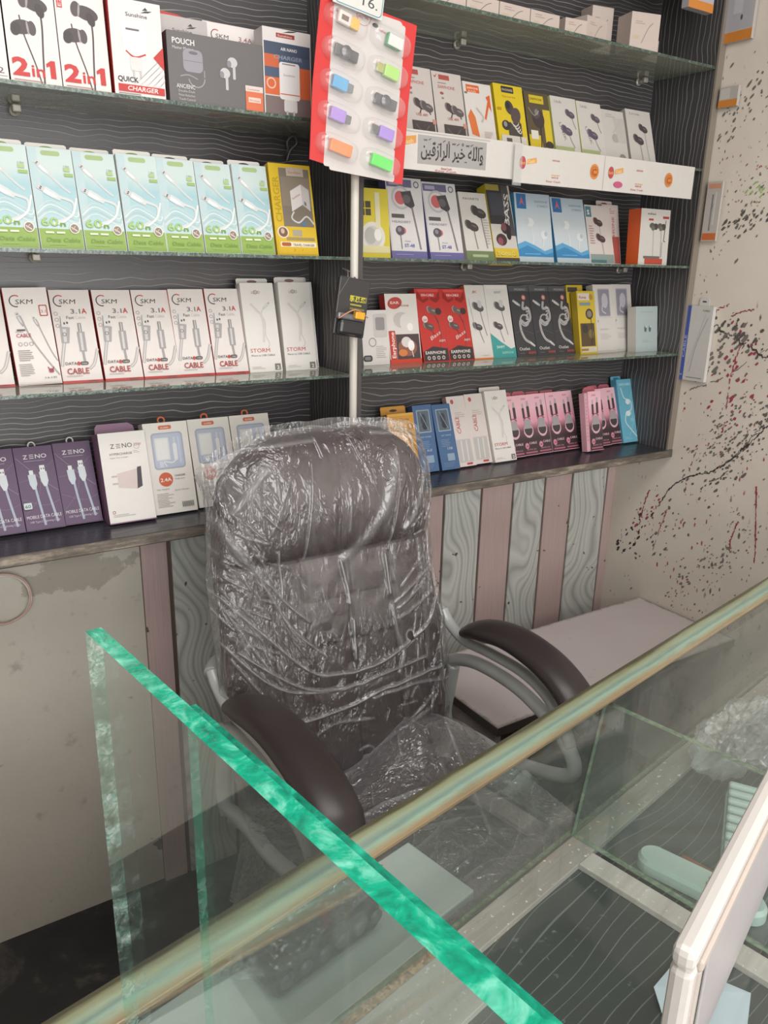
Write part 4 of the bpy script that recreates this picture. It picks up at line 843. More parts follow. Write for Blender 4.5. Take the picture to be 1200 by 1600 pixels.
c = Card(0.062, 0.150, 0.02, 'd8cac5', 'c9b8b2', 'd8cac5'); c.text('EARPHONE', 44, 30, 12, 'bb6a66', 0.02, rot=90, wid=90); c.rect(4, 2, 60, 70, 'b85a52'); c.rect(16, 8, 36, 66, '4a4042'); c.lines_of_print(8, 50, 138, 3, 5, 'c48a86')
o = c.build('earphone_box', recalc=False); place(o, 1.640, 1.492, ZB, 12); tag(o, 'white and red box tucked behind the orange-spined box', 'earphone box'); hang_tab(o, 0.062, 0.150, 0.02, 'd8cac5', '8a5a58', 14)
c = Card(0.112, 0.136, 0.04, 'cfcac6', 'dc5f2c', 'd6d1cc'); c.rect(0, 0, 112, 136, 'd2cdc8'); c.text('aukasi', 24, 122, 8, '5c5654', 0.02, wid=32); c.rect(84, 114, 108, 120, 'b04440'); c.rect(30, 108, 48, 113, 'b04440')
for x in (50, 80): c.line([(x, 92), (x+2, 60), (x+4, 18)], 3, 'b5b0ac'); c.ell(x-6, 96, 10, 7, '5c5a50'); c.ell(x+8, 94, 9, 8, '474440'); c.ell(x-2, 90, 7, 6, '6e6c62')
c.line([(96, 110), (92, 60)], 2, '4a4644'); c.line([(92, 60), (98, 58)], 2, '4a4644'); c.text('earphone', 88, 20, 7, '8a8480', rot=90, wid=36); c.rect(24, 2, 92, 16, 'b84a3c'); c.rect(18, 16, 80, 22, '6e6864')
o = c.build('earphone_box', recalc=False); place(o, 1.688, 1.425, ZB, 3, 0); tag(o, 'white box with a bright orange spine at the right end of the middle shelf', 'earphone box')

# ---- right unit, lowest glass shelf
c = Card(0.070, 0.120, 0.022, 'd3cecb', 'c2bdb9', 'd3cecb'); c.rect(0, 8, 24, 22, '3a3638', 6); c.rect(4, 11, 20, 19, '77737a', 4); c.rect(30, 60, 66, 112, 'c1bcb9', 5); c.rect(36, 76, 60, 104, '8e8a8c', 4); c.ring(26, 50, 9, 2, '8c8789'); c.lines_of_print(34, 64, 40, 7, 4, 'a8a3a0')
o = c.build('accessory_box', recalc=False); place(o, 0.922, 1.507, ZC, 8); tag(o, 'small white box half hidden behind the hanging black pack', 'box')
c = Card(0.087, 0.157, 0.024, 'd8d1cc', 'c43c36', 'd6cfca', 'c43c36'); c.rect(0, 0, 87, 10, 'c8402f'); c.ell(26, 136, 20, 13, 'b2433e', 12); c.text('EAR', 14, 134, 8, 'e5d3cc', 0.02, wid=24); c.text('PHONE', 34, 128, 6, '8e3f3a', 0.01, wid=30)
c.ell(40, 98, 22, 18, 'bdb8b5'); c.ell(52, 92, 17, 20, 'd7d2cf'); c.ell(62, 82, 8, 9, 'ece8e6'); c.rect(20, 10, 84, 66, '4a3c3e'); c.ell(50, 36, 26, 20, '8c5a4a'); c.ell(36, 24, 12, 8, 'd07a44'); c.ell(48, 48, 14, 12, 'd3ccc9'); c.ell(60, 40, 9, 12, 'f0ecea'); c.line([(60, 34), (64, 14)], 2, 'd8d2cf')
c.rect(2, 10, 19, 74, 'b8382e'); c.text('Earphone', 15.5, 13, 14, 'eadcd3', 0.03, rot=90, wid=58)
o = c.build('earphone_box', recalc=False); place(o, 0.994, 1.507, ZC, 13); tag(o, 'white and red Earphone box beside the hanging black pack', 'earphone box')
def red_ear():
    c = Card(0.0745, 0.172, 0.022, 'bd3531', 'a82e2b', 'b23532', '9c2b28'); c.text('KIN-CABLE', 18, 154, 8, 'e0cfca', 0.02, wid=36); c.rect(8, 164, 68, 170, 'd0514a')
    c.poly([(4, 150), (8, 166), (20, 146), (36, 152), (38, 146), (20, 138)], '8f2522'); c.poly([(40, 146), (44, 152), (58, 150), (70, 166), (70, 148), (58, 138)], '8f2522')
    bud(c, 46, 118, 12, '6c5a58', '99908c', 110, 30, '7d3432'); bud(c, 30, 82, 12, '5c4a49', '8d8380', 120, 22, '7d3432'); c.ell(60, 118, 9, 8, '3e3234'); c.ell(18, 100, 8, 8, 'd9cbc6'); c.text('20', 13, 96, 7, 'b8342f', 0.02, wid=10)
    c.line([(56, 100), (60, 60), (54, 34)], 2, '8a5450'); c.text('Bass', 28, 50, 12, 'e0c4bd', 0.005, rot=28, shear=0.3, wid=34); c.text('ABM', 50, 46, 8, 'e0cdc8', 0.02, wid=18)
    c.poly([(2, 24), (30, 36), (72, 30), (72, 2), (2, 2)], '3a3234'); c.text('EARPHONE', 6, 18, 10, 'dcd3cf', 0.03, wid=58)
    for k in range(4): c.ell(14+k*14, 9, 4.6, 4.6, 'c9beba'); c.ell(14+k*14, 9, 2.4, 2.4, '4a4042')
    return c
K = red_ear().build('earphone_box', recalc=False); place(K, 1.086, 1.505, ZC, 18); tag(K, 'red earphone box, left one of the red pair', 'earphone box', 'red earphone boxes')
o = K.copy(); COL.objects.link(o); place(o, 1.161, 1.505, ZC, 18.5); o['label'] = 'red earphone box, right one of the pair, next to the orange-edged box'
def slim(w, h, edge, spine, base):
    c = Card(w, h, 0.024, 'd5d0cc', spine, 'd5d0cc', edge); W = w*1000
    c.rect(0, 0, W, base, edge); bud(c, W*0.60, h*690, 14, '5a5658', '908c8e', 100, 70, '8e8a88'); bud(c, W*0.42, h*430, 12, '4f4b4d', '8c8889', 105, 40, '8e8a88'); c.ell(W*0.63, h*740, 7, 10, 'c2bebf')
    return c
c = slim(0.062, 0.182, 'd87a3a', 'd8803e', 3); c.text('JBC', 22, 162, 8, 'c9803e', 0.01, wid=14); c.line([(8, 150), (10, 120), (16, 70)], 1.2, 'b8b2ae'); c.lines_of_print(26, 54, 8, 1, 3, 'd89a6a')
o = c.build('earphone_box', recalc=False); place(o, 1.237, 1.505, ZC, 19); tag(o, 'white earphone box with orange edge between the red and teal boxes', 'earphone box'); 
b = MB(); b.prism([(-0.005, 0.176), (0.045, 0.176), (0.046, 0.192), (0.040, 0.200), (0.004, 0.200), (-0.005, 0.190)], 0.0255, 0.0275, flat('cf6a48')); b.build('hang_tab', o)
c = slim(0.075, 0.182, '3f9a96', 'c9d0cc', 3); c.poly([(0, 0), (75, 0), (75, 26), (60, 22), (30, 40), (0, 62)], '3f9a96'); c.rect(6, 172, 70, 180, 'dcd7d3'); c.text('FOOT', 30, 160, 8, '8aa8a4', 0.01, wid=22); c.text('SWIFT', 14, 24, 9, 'cfe0dc', 0.02, wid=26); c.text('EARPHONE', 30, 10, 8, 'a8ccc8', 0.01, wid=36)
o = c.build('earphone_box', recalc=False); place(o, 1.296, 1.505, ZC, 18); tag(o, 'white earphone box with a teal slanting base', 'earphone box')
def black_cable():
    c = Card(0.0675, 0.180, 0.022, '3d3c40', '2c2b2e', '3a393c', '2c2b2e'); c.rect(0, 166, 67, 180, '57555a'); c.text('MOXIAO', 20, 168, 8, 'b5b0ae', 0.01, shear=0.2, wid=36)
    c.line([(44, 140), (40, 122), (58, 122), (60, 96), (42, 84), (26, 92), (24, 68), (34, 44), (52, 34)], 6.5, 'b6b3b2'); c.line([(44, 140), (40, 122), (58, 122), (60, 96), (42, 84), (26, 92), (24, 68), (34, 44), (52, 34)], 1.2, '77757a')
    c.ring(40, 92, 14, 4, 'a8a5a5'); plug(c, 24, 134, 9, 150, 'aaa7a7', 'd0cdcb'); plug(c, 50, 34, 8, -35, 'aaa7a7', 'd0cdcb'); c.ell(46, 150, 8, 8, '8a4a46'); c.ell(46, 150, 5, 5, 'c9a49a')
    c.text('FAST', 52, 92, 11, 'c9c5c3', 0.02, rot=80, wid=36); c.text('Outlet', 8, 16, 11, 'c5c1bf', 0.02, wid=36); c.rect(36, 6, 62, 12, '8c4440'); c.lines_of_print(8, 32, 8, 1, 3, '7f7c7d'); c.line([(4, 60), (30, 66), (64, 56)], 0.8, '6b696d'); return c
K = black_cable().build('cable_box', recalc=False)
for i, (x, lb) in enumerate([(1.375, 'black cable box directly right of the teal-based box'), (1.4435, 'middle one of the three black cable boxes'), (1.5115, 'black cable box directly left of the yellow box')]):
    o = K if i == 0 else K.copy()
    if i: COL.objects.link(o)
    place(o, x, 1.505, ZC, 18.5); tag(o, lb, 'cable box', 'black cable boxes')
def yel():
    c = Card(0.066, 0.164, 0.022, 'cdb23a', 'b59a2a', 'd0b840'); c.rect(4, 140, 46, 158, 'd6cdc2'); c.text('Rima', 8, 144, 10, 'b04a44', 0.02, wid=26); c.ell(52, 148, 7, 8, 'b0863a'); c.rect(8, 126, 48, 134, '7d929c'); c.ell(42, 104, 14, 14, '4a4440'); c.ell(42, 104, 9, 9, '8a7f70'); c.rect(6, 20, 58, 80, '5a4a34'); c.ell(22, 66, 11, 12, '3f3a36'); c.ell(44, 52, 10, 12, '7d6c48'); c.line([(46, 96), (48, 60), (44, 24)], 2.4, '3b3632'); c.rect(4, 4, 62, 18, 'cfc7b4'); c.rect(4, 8, 30, 14, 'a87a34'); return c
o = yel().build('earphone_box', recalc=False); place(o, 1.582, 1.490, ZC, 13); tag(o, 'yellow earphone box standing in front, between black and white boxes', 'earphone box')
o2 = o.copy(); COL.objects.link(o2); place(o2, 1.553, 1.5215, ZC+0.010, 12); o2['label'] = 'yellow earphone box showing only its top edge behind the front one'
c0 = o2; bpy.data.objects.remove(c0)
c = Card(0.060, 0.178, 0.022, 'c9ab34', 'b59a2a', 'd0b840'); c.rect(4, 160, 40, 172, '4a4440')
o = c.build('earphone_box', recalc=False); place(o, 1.574, 1.5195, ZC, 12.5); tag(o, 'yellow box showing only its top edge behind the other yellow box', 'earphone box')
def white_win():
    c = Card(0.078, 0.181, 0.024, 'd2cdc8', 'c6c1bb', 'cbc6c0'); c.rect(16, 96, 62, 170, 'a8a4ac', 4); c.rect(19, 99, 59, 167, '8f8b98', 3); c.ell(42, 138, 12, 20, 'bcb8c2'); c.line([(34, 130), (30, 112), (44, 104)], 3, 'c9c6cc'); c.rect(10, 92, 70, 93, 'b9b4ae'); c.text('HEADSET', 16, 60, 6, 'a8a39f', wid=34); c.lines_of_print(16, 60, 48, 4, 4, 'b8b3ae'); c.rect(4, 2, 74, 6, 'c2bdb7'); c.text('7', 8, 80, 9, '8a6a68', wid=6); return c
K = white_win().build('headset_box', recalc=False); place(K, 1.653, 1.497, ZC, 13.5); tag(K, 'white headset box with grey window, next to the yellow one', 'headset box', 'white windowed headset boxes')
o = K.copy(); COL.objects.link(o); place(o, 1.7335, 1.508, ZC, 12.5); o['label'] = 'white headset box with grey window, half behind the small pale blue box'
c = Card(0.088, 0.122, 0.03, 'b3bfbf', 'cdc9c2', 'cbd0cd'); c.ell(38, 62, 5, 9, '5c6c74'); c.ell(56, 62, 5, 9, '5c6c74'); c.ell(40, 68, 3, 3, 'd0d5d5'); c.ell(58, 68, 3, 3, 'd0d5d5'); c.rect(20, 106, 66, 108, 'a3b0b0'); c.lines_of_print(26, 64, 30, 2, 4, 'a0acac')
o = c.build('earbud_box', recalc=False); place(o, 1.772, 1.468, ZC, 8); tag(o, 'small pale blue earbud box at the right end of the lowest glass shelf', 'earbud box')

# ---- bottom board, right
c = Card(0.09, 0.112, 0.05, '4a7a7c', '3f6a6c', '5c8a8a'); c.rect(10, 84, 70, 100, '7fa09e'); c.text('SPEAKER', 14, 88, 9, '3f5c5e', 0.02, wid=50)
o = c.build('accessory_box', recalc=False); place(o, 0.905, 1.50, ZD, 4); tag(o, 'dark teal box behind the chair top, left of the orange box', 'box')
c = Card(0.075, 0.150, 0.03, 'd39a3e', 'b87f2e', 'c9923a'); c.text('Best Charm', 12, 132, 9, '8a5c22', 0.02, shear=0.2, wid=48); c.line([(16, 118), (34, 116), (58, 96), (62, 70)], 4, 'dbc8a4'); c.ring(62, 118, 7, 1.4, '7d5a2a'); c.rect(2, 144, 73, 150, 'e0ad58'); c.line([(20, 90), (40, 80), (50, 50)], 3, 'e3d2b0')
o = c.build('cable_box', recalc=False); place(o, 1.000, 1.488, ZD, 16); tag(o, 'orange-yellow cable box with hanging tab, behind the chair top', 'cable box'); hang_tab(o, 0.075, 0.150, 0.03, 'c98f3c', '3a2a20', 20)
def bluebox(v):
    c = Card(0.056, 0.164, 0.02, '4a6a94', '32507c', '5a7699', '32507c'); c.rect(9, 96, 48, 152, '97a3b0', 2); c.rect(12, 99, 45, 149, '5c6a78', 2); c.ell(28, 128, 8, 14, '3c4450'); c.ell(30, 112, 8, 9, '2f3742'); c.line([(20, 146), (40, 102)], 2, '8e9aa6'); c.text('FAST CHARGE', 14, 84, 5, 'a9b8c9', 0.01, wid=30)
    c.lines_of_print(10, 48, 74, 5, 4, '7d93b0', 4); c.rect(22, 22, 44, 40, '8fa3b8'); c.text('USB' if v else 'AUX', 26, 50, 8, 'b5c3d2', 0.02, wid=16); c.lines_of_print(8, 50, 16, 3, 4, '6f88a8', 9); return c
K = bluebox(0).build('charger_box', recalc=False); place(K, 1.081, 1.496, ZD, 17); tag(K, 'blue windowed box directly beside the chair cover', 'charger box', 'blue windowed boxes')
o = bluebox(1).build('charger_box', recalc=False); place(o, 1.143, 1.492, ZD, 21); tag(o, 'blue windowed box leaning against the white cable boxes', 'charger box', 'blue windowed boxes')
def wcable():
    c = Card(0.058, 0.180, 0.018, 'dcd2ce', 'c9a09a', 'd8cdc8', 'b8453f'); c.ell(16, 166, 5, 6, 'b85a58'); c.text('CABLE', 28, 84, 15, 'bd6260', 0.02, rot=90, wid=44); c.text('Micro USB', 18, 90, 6, 'c98a86', rot=90, wid=34); c.rect(6, 10, 52, 70, 'cbc6c3', 2); c.rect(8, 12, 50, 68, 'bfbbb9', 2); c.line([(20, 14), (22, 66)], 4, 'd8d4d2'); c.line([(36, 14), (38, 66)], 4, 'd8d4d2'); c.lines_of_print(18, 50, 136, 3, 5, 'bcb0ac'); c.rect(28, 4, 46, 9, 'b84a46'); return c
K = wcable().build('cable_box', recalc=False); place(K, 1.198, 1.498, ZD, 22); tag(K, 'white and red cable box leaning beside the blue boxes', 'cable box', 'white and red slim cable boxes')
o = K.copy(); COL.objects.link(o); place(o, 1.2545, 1.503, ZD, 20); o['label'] = 'white and red slim cable box next to the plain white STORM box'
c = storm(); o = c.build('cable_box', recalc=False); place(o, 1.314, 1.494, ZD, 20, 0, 0); o.scale.z = 1.03; tag(o, 'white STORM cable box standing on the bottom board', 'cable box'); hang_tab(o, 0.073, 0.180, 0.022, 'dfd9d3', 'dfd9d3', 13)
def pink():
    c = Card(0.0505, 0.163, 0.02, 'dcaab6', 'e0b8c0', 'd9a5b2', '4a3438')
    t = NT('pink_cable_print', 0.35); p = t.xyz(t.obj()); t.base(t.ramp(t.math('MULTIPLY', p[2], 6.2), [(0.28, rgb('3f3236')), (0.42, rgb('6a4a52')), (0.55, rgb('d392a4')), (0.8, rgb('e2b3bf'))])); c.rect(0, 0, 50.5, 163, t.m)
    c.text('KiN', 14, 150, 7, 'b0566a', 0.01, shear=0.3, wid=14); c.line([(6, 120), (20, 90), (8, 60)], 1, 'e9c6ce'); c.line([(44, 140), (34, 110), (48, 84)], 1, 'e9c6ce')
    c.rect(12, 100, 20, 128, '4a4246', 2); c.rect(29, 102, 38, 132, '4a4246', 2); c.rect(13, 128, 19, 140, 'b8b0b2'); c.rect(30, 132, 37, 146, 'b8b0b2'); c.rect(13, 80, 19, 100, 'c98d9a'); c.rect(30, 80, 37, 102, 'c98d9a')
    c.ell(25, 66, 17, 19, 'e0b4bf'); c.ell(25, 68, 14, 15, '4b4347'); c.poly([(12, 72), (38, 72), (36, 96), (14, 96)], 'a9a3a6'); c.line([(12, 96), (25, 102), (38, 96)], 2, '8a3c50')
    c.ell(12, 26, 7, 8, 'dc8fa2'); c.text('20', 8, 23, 7, '5a2a38', 0.02, wid=9); c.text('CABLE', 20, 30, 8, 'e3c2c9', 0.03, wid=27); c.text('DATA 2.0', 10, 14, 5, 'd79aa9', 0.01, wid=32); c.rect(4, 6, 46, 10, 'b56a7c'); c.rect(0, 0, 50.5, 2, 'd392a4'); return c
K = pink().build('cable_box', recalc=False)
def lid(o, w, h, d, col='b4606c'):
    b = MB(); b.prism([(0.002, h-0.003), (w-0.002, h-0.003), (w-0.002, h+0.008), (w-0.01, h+0.013), (0.01, h+0.013), (0.002, h+0.007)], d-0.001, d, flat(col, 0.35)); return b.build('hang_tab', o)
lid(K, 0.0505, 0.163, 0.02)
px_ = [(1.382, 1.510, 'first pink and black cable box, beside the white STORM box'), (1.4325, 1.512, 'second pink and black cable box from the white STORM box'), (1.4845, 1.514, 'third pink cable box, middle of the five evenly stacked ones'), (1.537, 1.514, 'fourth pink and black cable box from the white STORM box'),
       (1.589, 1.516, 'fifth pink cable box, its right side behind the forward one'), (1.636, 1.470, 'pink cable box standing slightly forward of the rest, near the right'), (1.703, 1.502, 'pink cable box second from the blue one at the end'), (1.7565, 1.506, 'pink cable box touching the blue one at the right end')]
for i, (x, y, lb) in enumerate(px_):
    o = K if i == 0 else copy_tree(K)
    place(o, x, y, ZD, 19 if i != 5 else 12); tag(o, lb, 'cable box', 'pink and black cable boxes')
c = Card(0.012, 0.160, 0.02, 'dba9b5', 'dba9b5'); c.lines_of_print(3, 9, 140, 12, 10, 'c98a9a'); o = c.build('cable_box', recalc=False); place(o, 1.6225, 1.470, ZD, 12); tag(o, 'thin pink box turned edge-on beside the forward pink box', 'cable box')
c = Card(0.064, 0.184, 0.022, '6fb4cc', '4f9ab8', '8cc4d4', '4f9ab8'); c.text('DATA CABLE', 10, 166, 9, 'd3e6ea', 0.02, wid=46); c.line([(14, 160), (24, 130), (48, 120), (50, 96), (26, 84), (20, 60), (36, 40), (60, 14)], 3.6, 'cfe3e6'); c.ell(38, 118, 10, 8, 'dceaea'); c.ell(34, 84, 11, 8, 'dceaea'); c.line([(60, 150), (44, 110), (52, 60), (30, 20)], 1.6, 'a5d2dd'); c.lines_of_print(8, 40, 14, 2, 4, 'a5d2dd'); c.rect(40, 60, 56, 70, '8ec4d4')
o = c.build('cable_box', recalc=False); place(o, 1.803, 1.500, ZD, 17); tag(o, 'sky blue data cable box at the right end of the bottom board', 'cable box'); hang_tab(o, 0.045, 0.184, 0.022, '6fb4cc', '3d8aa8', 12)

# ---- small boxes on the topmost shelf
def smallbox(w, h, d, seed):
    c = Card(w, h, d, 'cbbcb4', 'c2b2aa', 'd0c2ba', bev=0.001); r = random.Random(seed); W, H = w*1000, h*1000
    c.line([(W*0.4, H*0.2), (W*0.6, H*0.6), (W*0.75, H*0.75)], 1.2, '6a5c58'); c.lines_of_print(W*0.15, W*0.5, H*0.75, 2, 4, 'a8958c'); c.rect(W*0.1, H*0.3, W*0.3, H*0.4, 'c9b8a0'); return c
lbs = ['first small pinkish box from the left on the topmost shelf', 'second small pinkish box on the topmost shelf', 'third small pinkish box on the topmost shelf', 'fourth small pinkish box on the topmost shelf', 'fifth small pinkish box, last of the flat row on the topmost shelf']
K = None
for i, x in enumerate((0.93, 1.015, 1.10, 1.185, 1.27)):
    if K is None: o = K = smallbox(0.083, 0.032, 0.05, 1).build('adapter_box', recalc=False)
    else: o = K.copy(); COL.objects.link(o)
    place(o, x, 1.425, ZT+0.0005, 0, 0); tag(o, lbs[i], 'small box', 'flat pinkish boxes on the topmost shelf')
for x, y, z, w_, h_, d_, yaw, lb in ((1.375, 1.43, 0, 0.06, 0.035, 0.05, -6, 'small pinkish box ending the low row on the topmost shelf'), (1.44, 1.43, 0, 0.075, 0.050, 0.05, 8, 'pinkish box with a dark stroke on the topmost shelf'), (1.525, 1.50, 0, 0.06, 0.098, 0.045, -10, 'taller pale box set back on the topmost shelf'),
                               (1.575, 1.425, 0, 0.078, 0.078, 0.055, -14, 'tall pale box near the right end of the topmost shelf'), (1.675, 1.47, 0, 0.06, 0.05, 0.05, 5, 'greyish box at the right end of the topmost shelf')):
    o = smallbox(w_, h_, d_, 3).build('adapter_box', recalc=False); place(o, x, y, ZT+0.0005, 0, yaw); tag(o, lb, 'small box')

# ---- cards hanging along the front edge of the right side panel
def hang(name, y, z, w, h, prints, label, cat, tilt=0, col='d5d2ce', d=0.012, tr=None):
    """flat pack on the front edge of the side panel, facing the room"""
    c = Card(w, h, d, col, col); prints(c); o = c.build(name, recalc=False)
    o.location = (XR-0.014, y, z); o.rotation_euler = (0, math.radians(tilt), math.radians(-90)); tag(o, label, cat); return o
def pr(c):
    W = c.w*1000; H = c.h*1000; c.rect(0, 0, 15, H, '4a5fae'); c.text('CABLE', 12, 60, 11, 'aab6de', 0.02, rot=90, wid=60); c.text('NEW', 3, 12, 6, 'c9d0ea', 0.02, wid=9)
    c.line([(W*0.85, H*0.85), (W*0.55, H*0.5), (W*0.4, H*0.12)], 2.4, 'b5b2b2'); c.line([(W*0.75, H*0.9), (W*0.5, H*0.5), (W*0.3, H*0.2)], 1.4, 'c5c2c2'); c.rect(W*0.3, 8, W*0.9, 10, '8a8686'); c.text('TURBO', W*0.62, H-14, 7, '8f8a88', 0.01, wid=22)
P = on_x(1104, 480, XR-0.014)
o = hang('cable_box', 1.398, 1.214, 0.082, 0.197, pr, 'white cable box with blue spine hanging at the shelf unit corner', 'cable box', 0)
b = MB(); b.prism([(0.03, 0.195), (0.06, 0.195), (0.06, 0.213), (0.054, 0.218), (0.036, 0.218), (0.03, 0.213)], 0.010, 0.012, flat('dcd9d5')); b.add([(0.039, 0.0098, 0.206), (0.051, 0.0098, 0.206), (0.051, 0.0098, 0.210), (0.039, 0.0098, 0.210)], [(0, 1, 2, 3)], flat('4a4644')); b.build('hang_tab', o)
def pr2(c):
    W = c.w*1000; H = c.h*1000; c.rect(2, 3, W-2, 20, 'd2703a'); c.rect(W*0.4, 26, W*0.5, H-30, '8a8584'); c.rect(W*0.6, 40, W*0.7, H-24, 'd8d4d0'); c.rect(4, H-16, W-4, H-4, 'd89a80'); c.line([(W*0.5, 28), (W*0.45, 60), (W*0.55, 90)], 1.6, 'a6a19e')
film_ = thin_glass('blister', (0.95, 0.95, 0.95), 0.10, 'ffffff')
o = hang('cable_pack', 1.384, 1.573, 0.044, 0.143, pr2, 'clear cable pack with orange foot hanging by the right shelf corner', 'cable pack', 0, 'c4bdb6', 0.006)
def pr3(c):
    W = c.w*1000; H = c.h*1000; c.rect(0, 0, W, 22, 'd98a3c'); c.rect(4, 26, W-4, H-4, 'b8b6bc'); c.ell(W*0.6, 50, 3, 6, '5a565e'); c.rect(W*0.3, 60, W*0.6, H-12, 'c9c7cc')
for y, z, h_, lb in ((1.402, 2.030, 0.16, 'grey card pack with orange base at the very top right corner'), (1.386, 1.887, 0.045, 'lower pack with orange base beside the splattered wall')):
    o = hang('cable_pack', y, z, 0.082 if z > 2 else 0.052, h_, pr3 if z > 2 else (lambda c: (c.rect(0, 0, c.w*1000, 16, 'd98a3c'), c.rect(4, 18, 30, 42, 'd2cdc6'))), lb, 'cable pack', 0, 'bfb9b4', 0.010)
for i, (x, z, lb) in enumerate(((1.715, 2.083, 'grey card pack with orange base hanging left of the corner one'), (1.60, 2.108, 'orange-based pack cut off at the top edge of the photo'), (1.50, 2.125, 'leftmost orange-based pack, only its base in the photo'))):
    c = Card(0.09, 0.15, 0.02, 'b9b6bc', 'b0acb0'); c.rect(0, 0, 90, 18, 'd98a3c'); c.ell(60, 44, 4, 6, '5a565e'); c.rect(20, 50, 60, 140, 'c9c7cc'); o = c.build('cable_pack', recalc=False); o.location = (x, 1.385, z); tag(o, lb, 'cable pack')

# ---- red card with ten flash drives hanging from the pipe
TL, TR, BR_, BL = on_y(497, -8, 1.325), on_y(651, 38, 1.325), on_y(627, 291, 1.325), on_y(483, 258, 1.325)
ax = (TR-TL+BR_-BL)*0.5; az = (TL-BL+TR-BR_)*0.5; Wc, Hc = ax.length*1000, az.length*1000; ax.normalize(); az = (az-ax*az.dot(ax)).normalized(); ay = az.cross(ax)
root = bpy.data.objects.new('flash_drive_card', None); COL.objects.link(root); root.empty_display_size = 0.05
mm_ = Matrix((ax, ay, az)).transposed().to_4x4(); mm_.translation = BL; root.matrix_world = mm_; tag(root, 'red blister card of ten colourful flash drives hanging from the white pipe', 'flash drive card')
class Flat(Card):
    def __init__(s, y=0): MB.__init__(s); s.y = y; s.plane = 'front'; s.w = Wc/1000; s.h = Hc/1000; s.d = 0.001
c = Flat(0); outline = [(0, 0.01), (Wc/1000*0.5, 0.0), (Wc/1000, -0.002), (Wc/1000-0.003, Hc/2000), (Wc/1000, Hc/1000-0.002), (Wc/2000, Hc/1000+0.002), (0.002, Hc/1000), (-0.003, Hc/2000)]
c.prism(outline, 0, 0.0015, flat('c93838', 0.3)); c.y = -LAY
for k in range(5):
    zc = Hc*(0.87-0.19*k); c.rect(Wc*0.14, zc-Hc*0.095, Wc*0.88, zc+Hc*0.095, 'd6cfcd', 4)
c.rect(Wc*0.2, Hc*0.90, Wc*0.85, Hc*0.985, 'd6cfcd', 9); c.rect(Wc*0.2, -1, Wc*0.9, 12, 'd6cfcd', 4); c.text('Getron', Wc*0.36, Hc*0.93, 9, 'c4504e', 0.01, wid=24); c.ring(Wc*0.44, Hc*0.945, 14, 0.8, 'c4504e')
c.ell(Wc*0.56, Hc*0.915, 6, 3.4, '3a3234'); c.build('backing_card', root, recalc=False)
BLIS = thin_glass('clear_blister', (0.98, 0.98, 0.98), 0.10, 'ffffff', 0.7, 30, 0.0)
cols = [('e0b04a', 'd9c8a2'), ('2f9a5e', 'dcdad8'), ('3e3c40', '4c4a4e'), ('a6d46a', 'b8c070'), ('4a9fd0', '7a8288'), ('4a484c', '55585a'), ('a47fd0', '6e6e72'), ('9f7fd2', '55585a'), ('e8813a', 'e8813a'), ('4fd84a', 'c9dcc4')]
names = ['white and orange drive', 'green and white drive', 'black swivel drive, upper left', 'lime green drive', 'sky blue drive', 'black swivel drive, right side', 'violet drive, left side', 'violet drive, right side', 'orange drive', 'bright green drive']
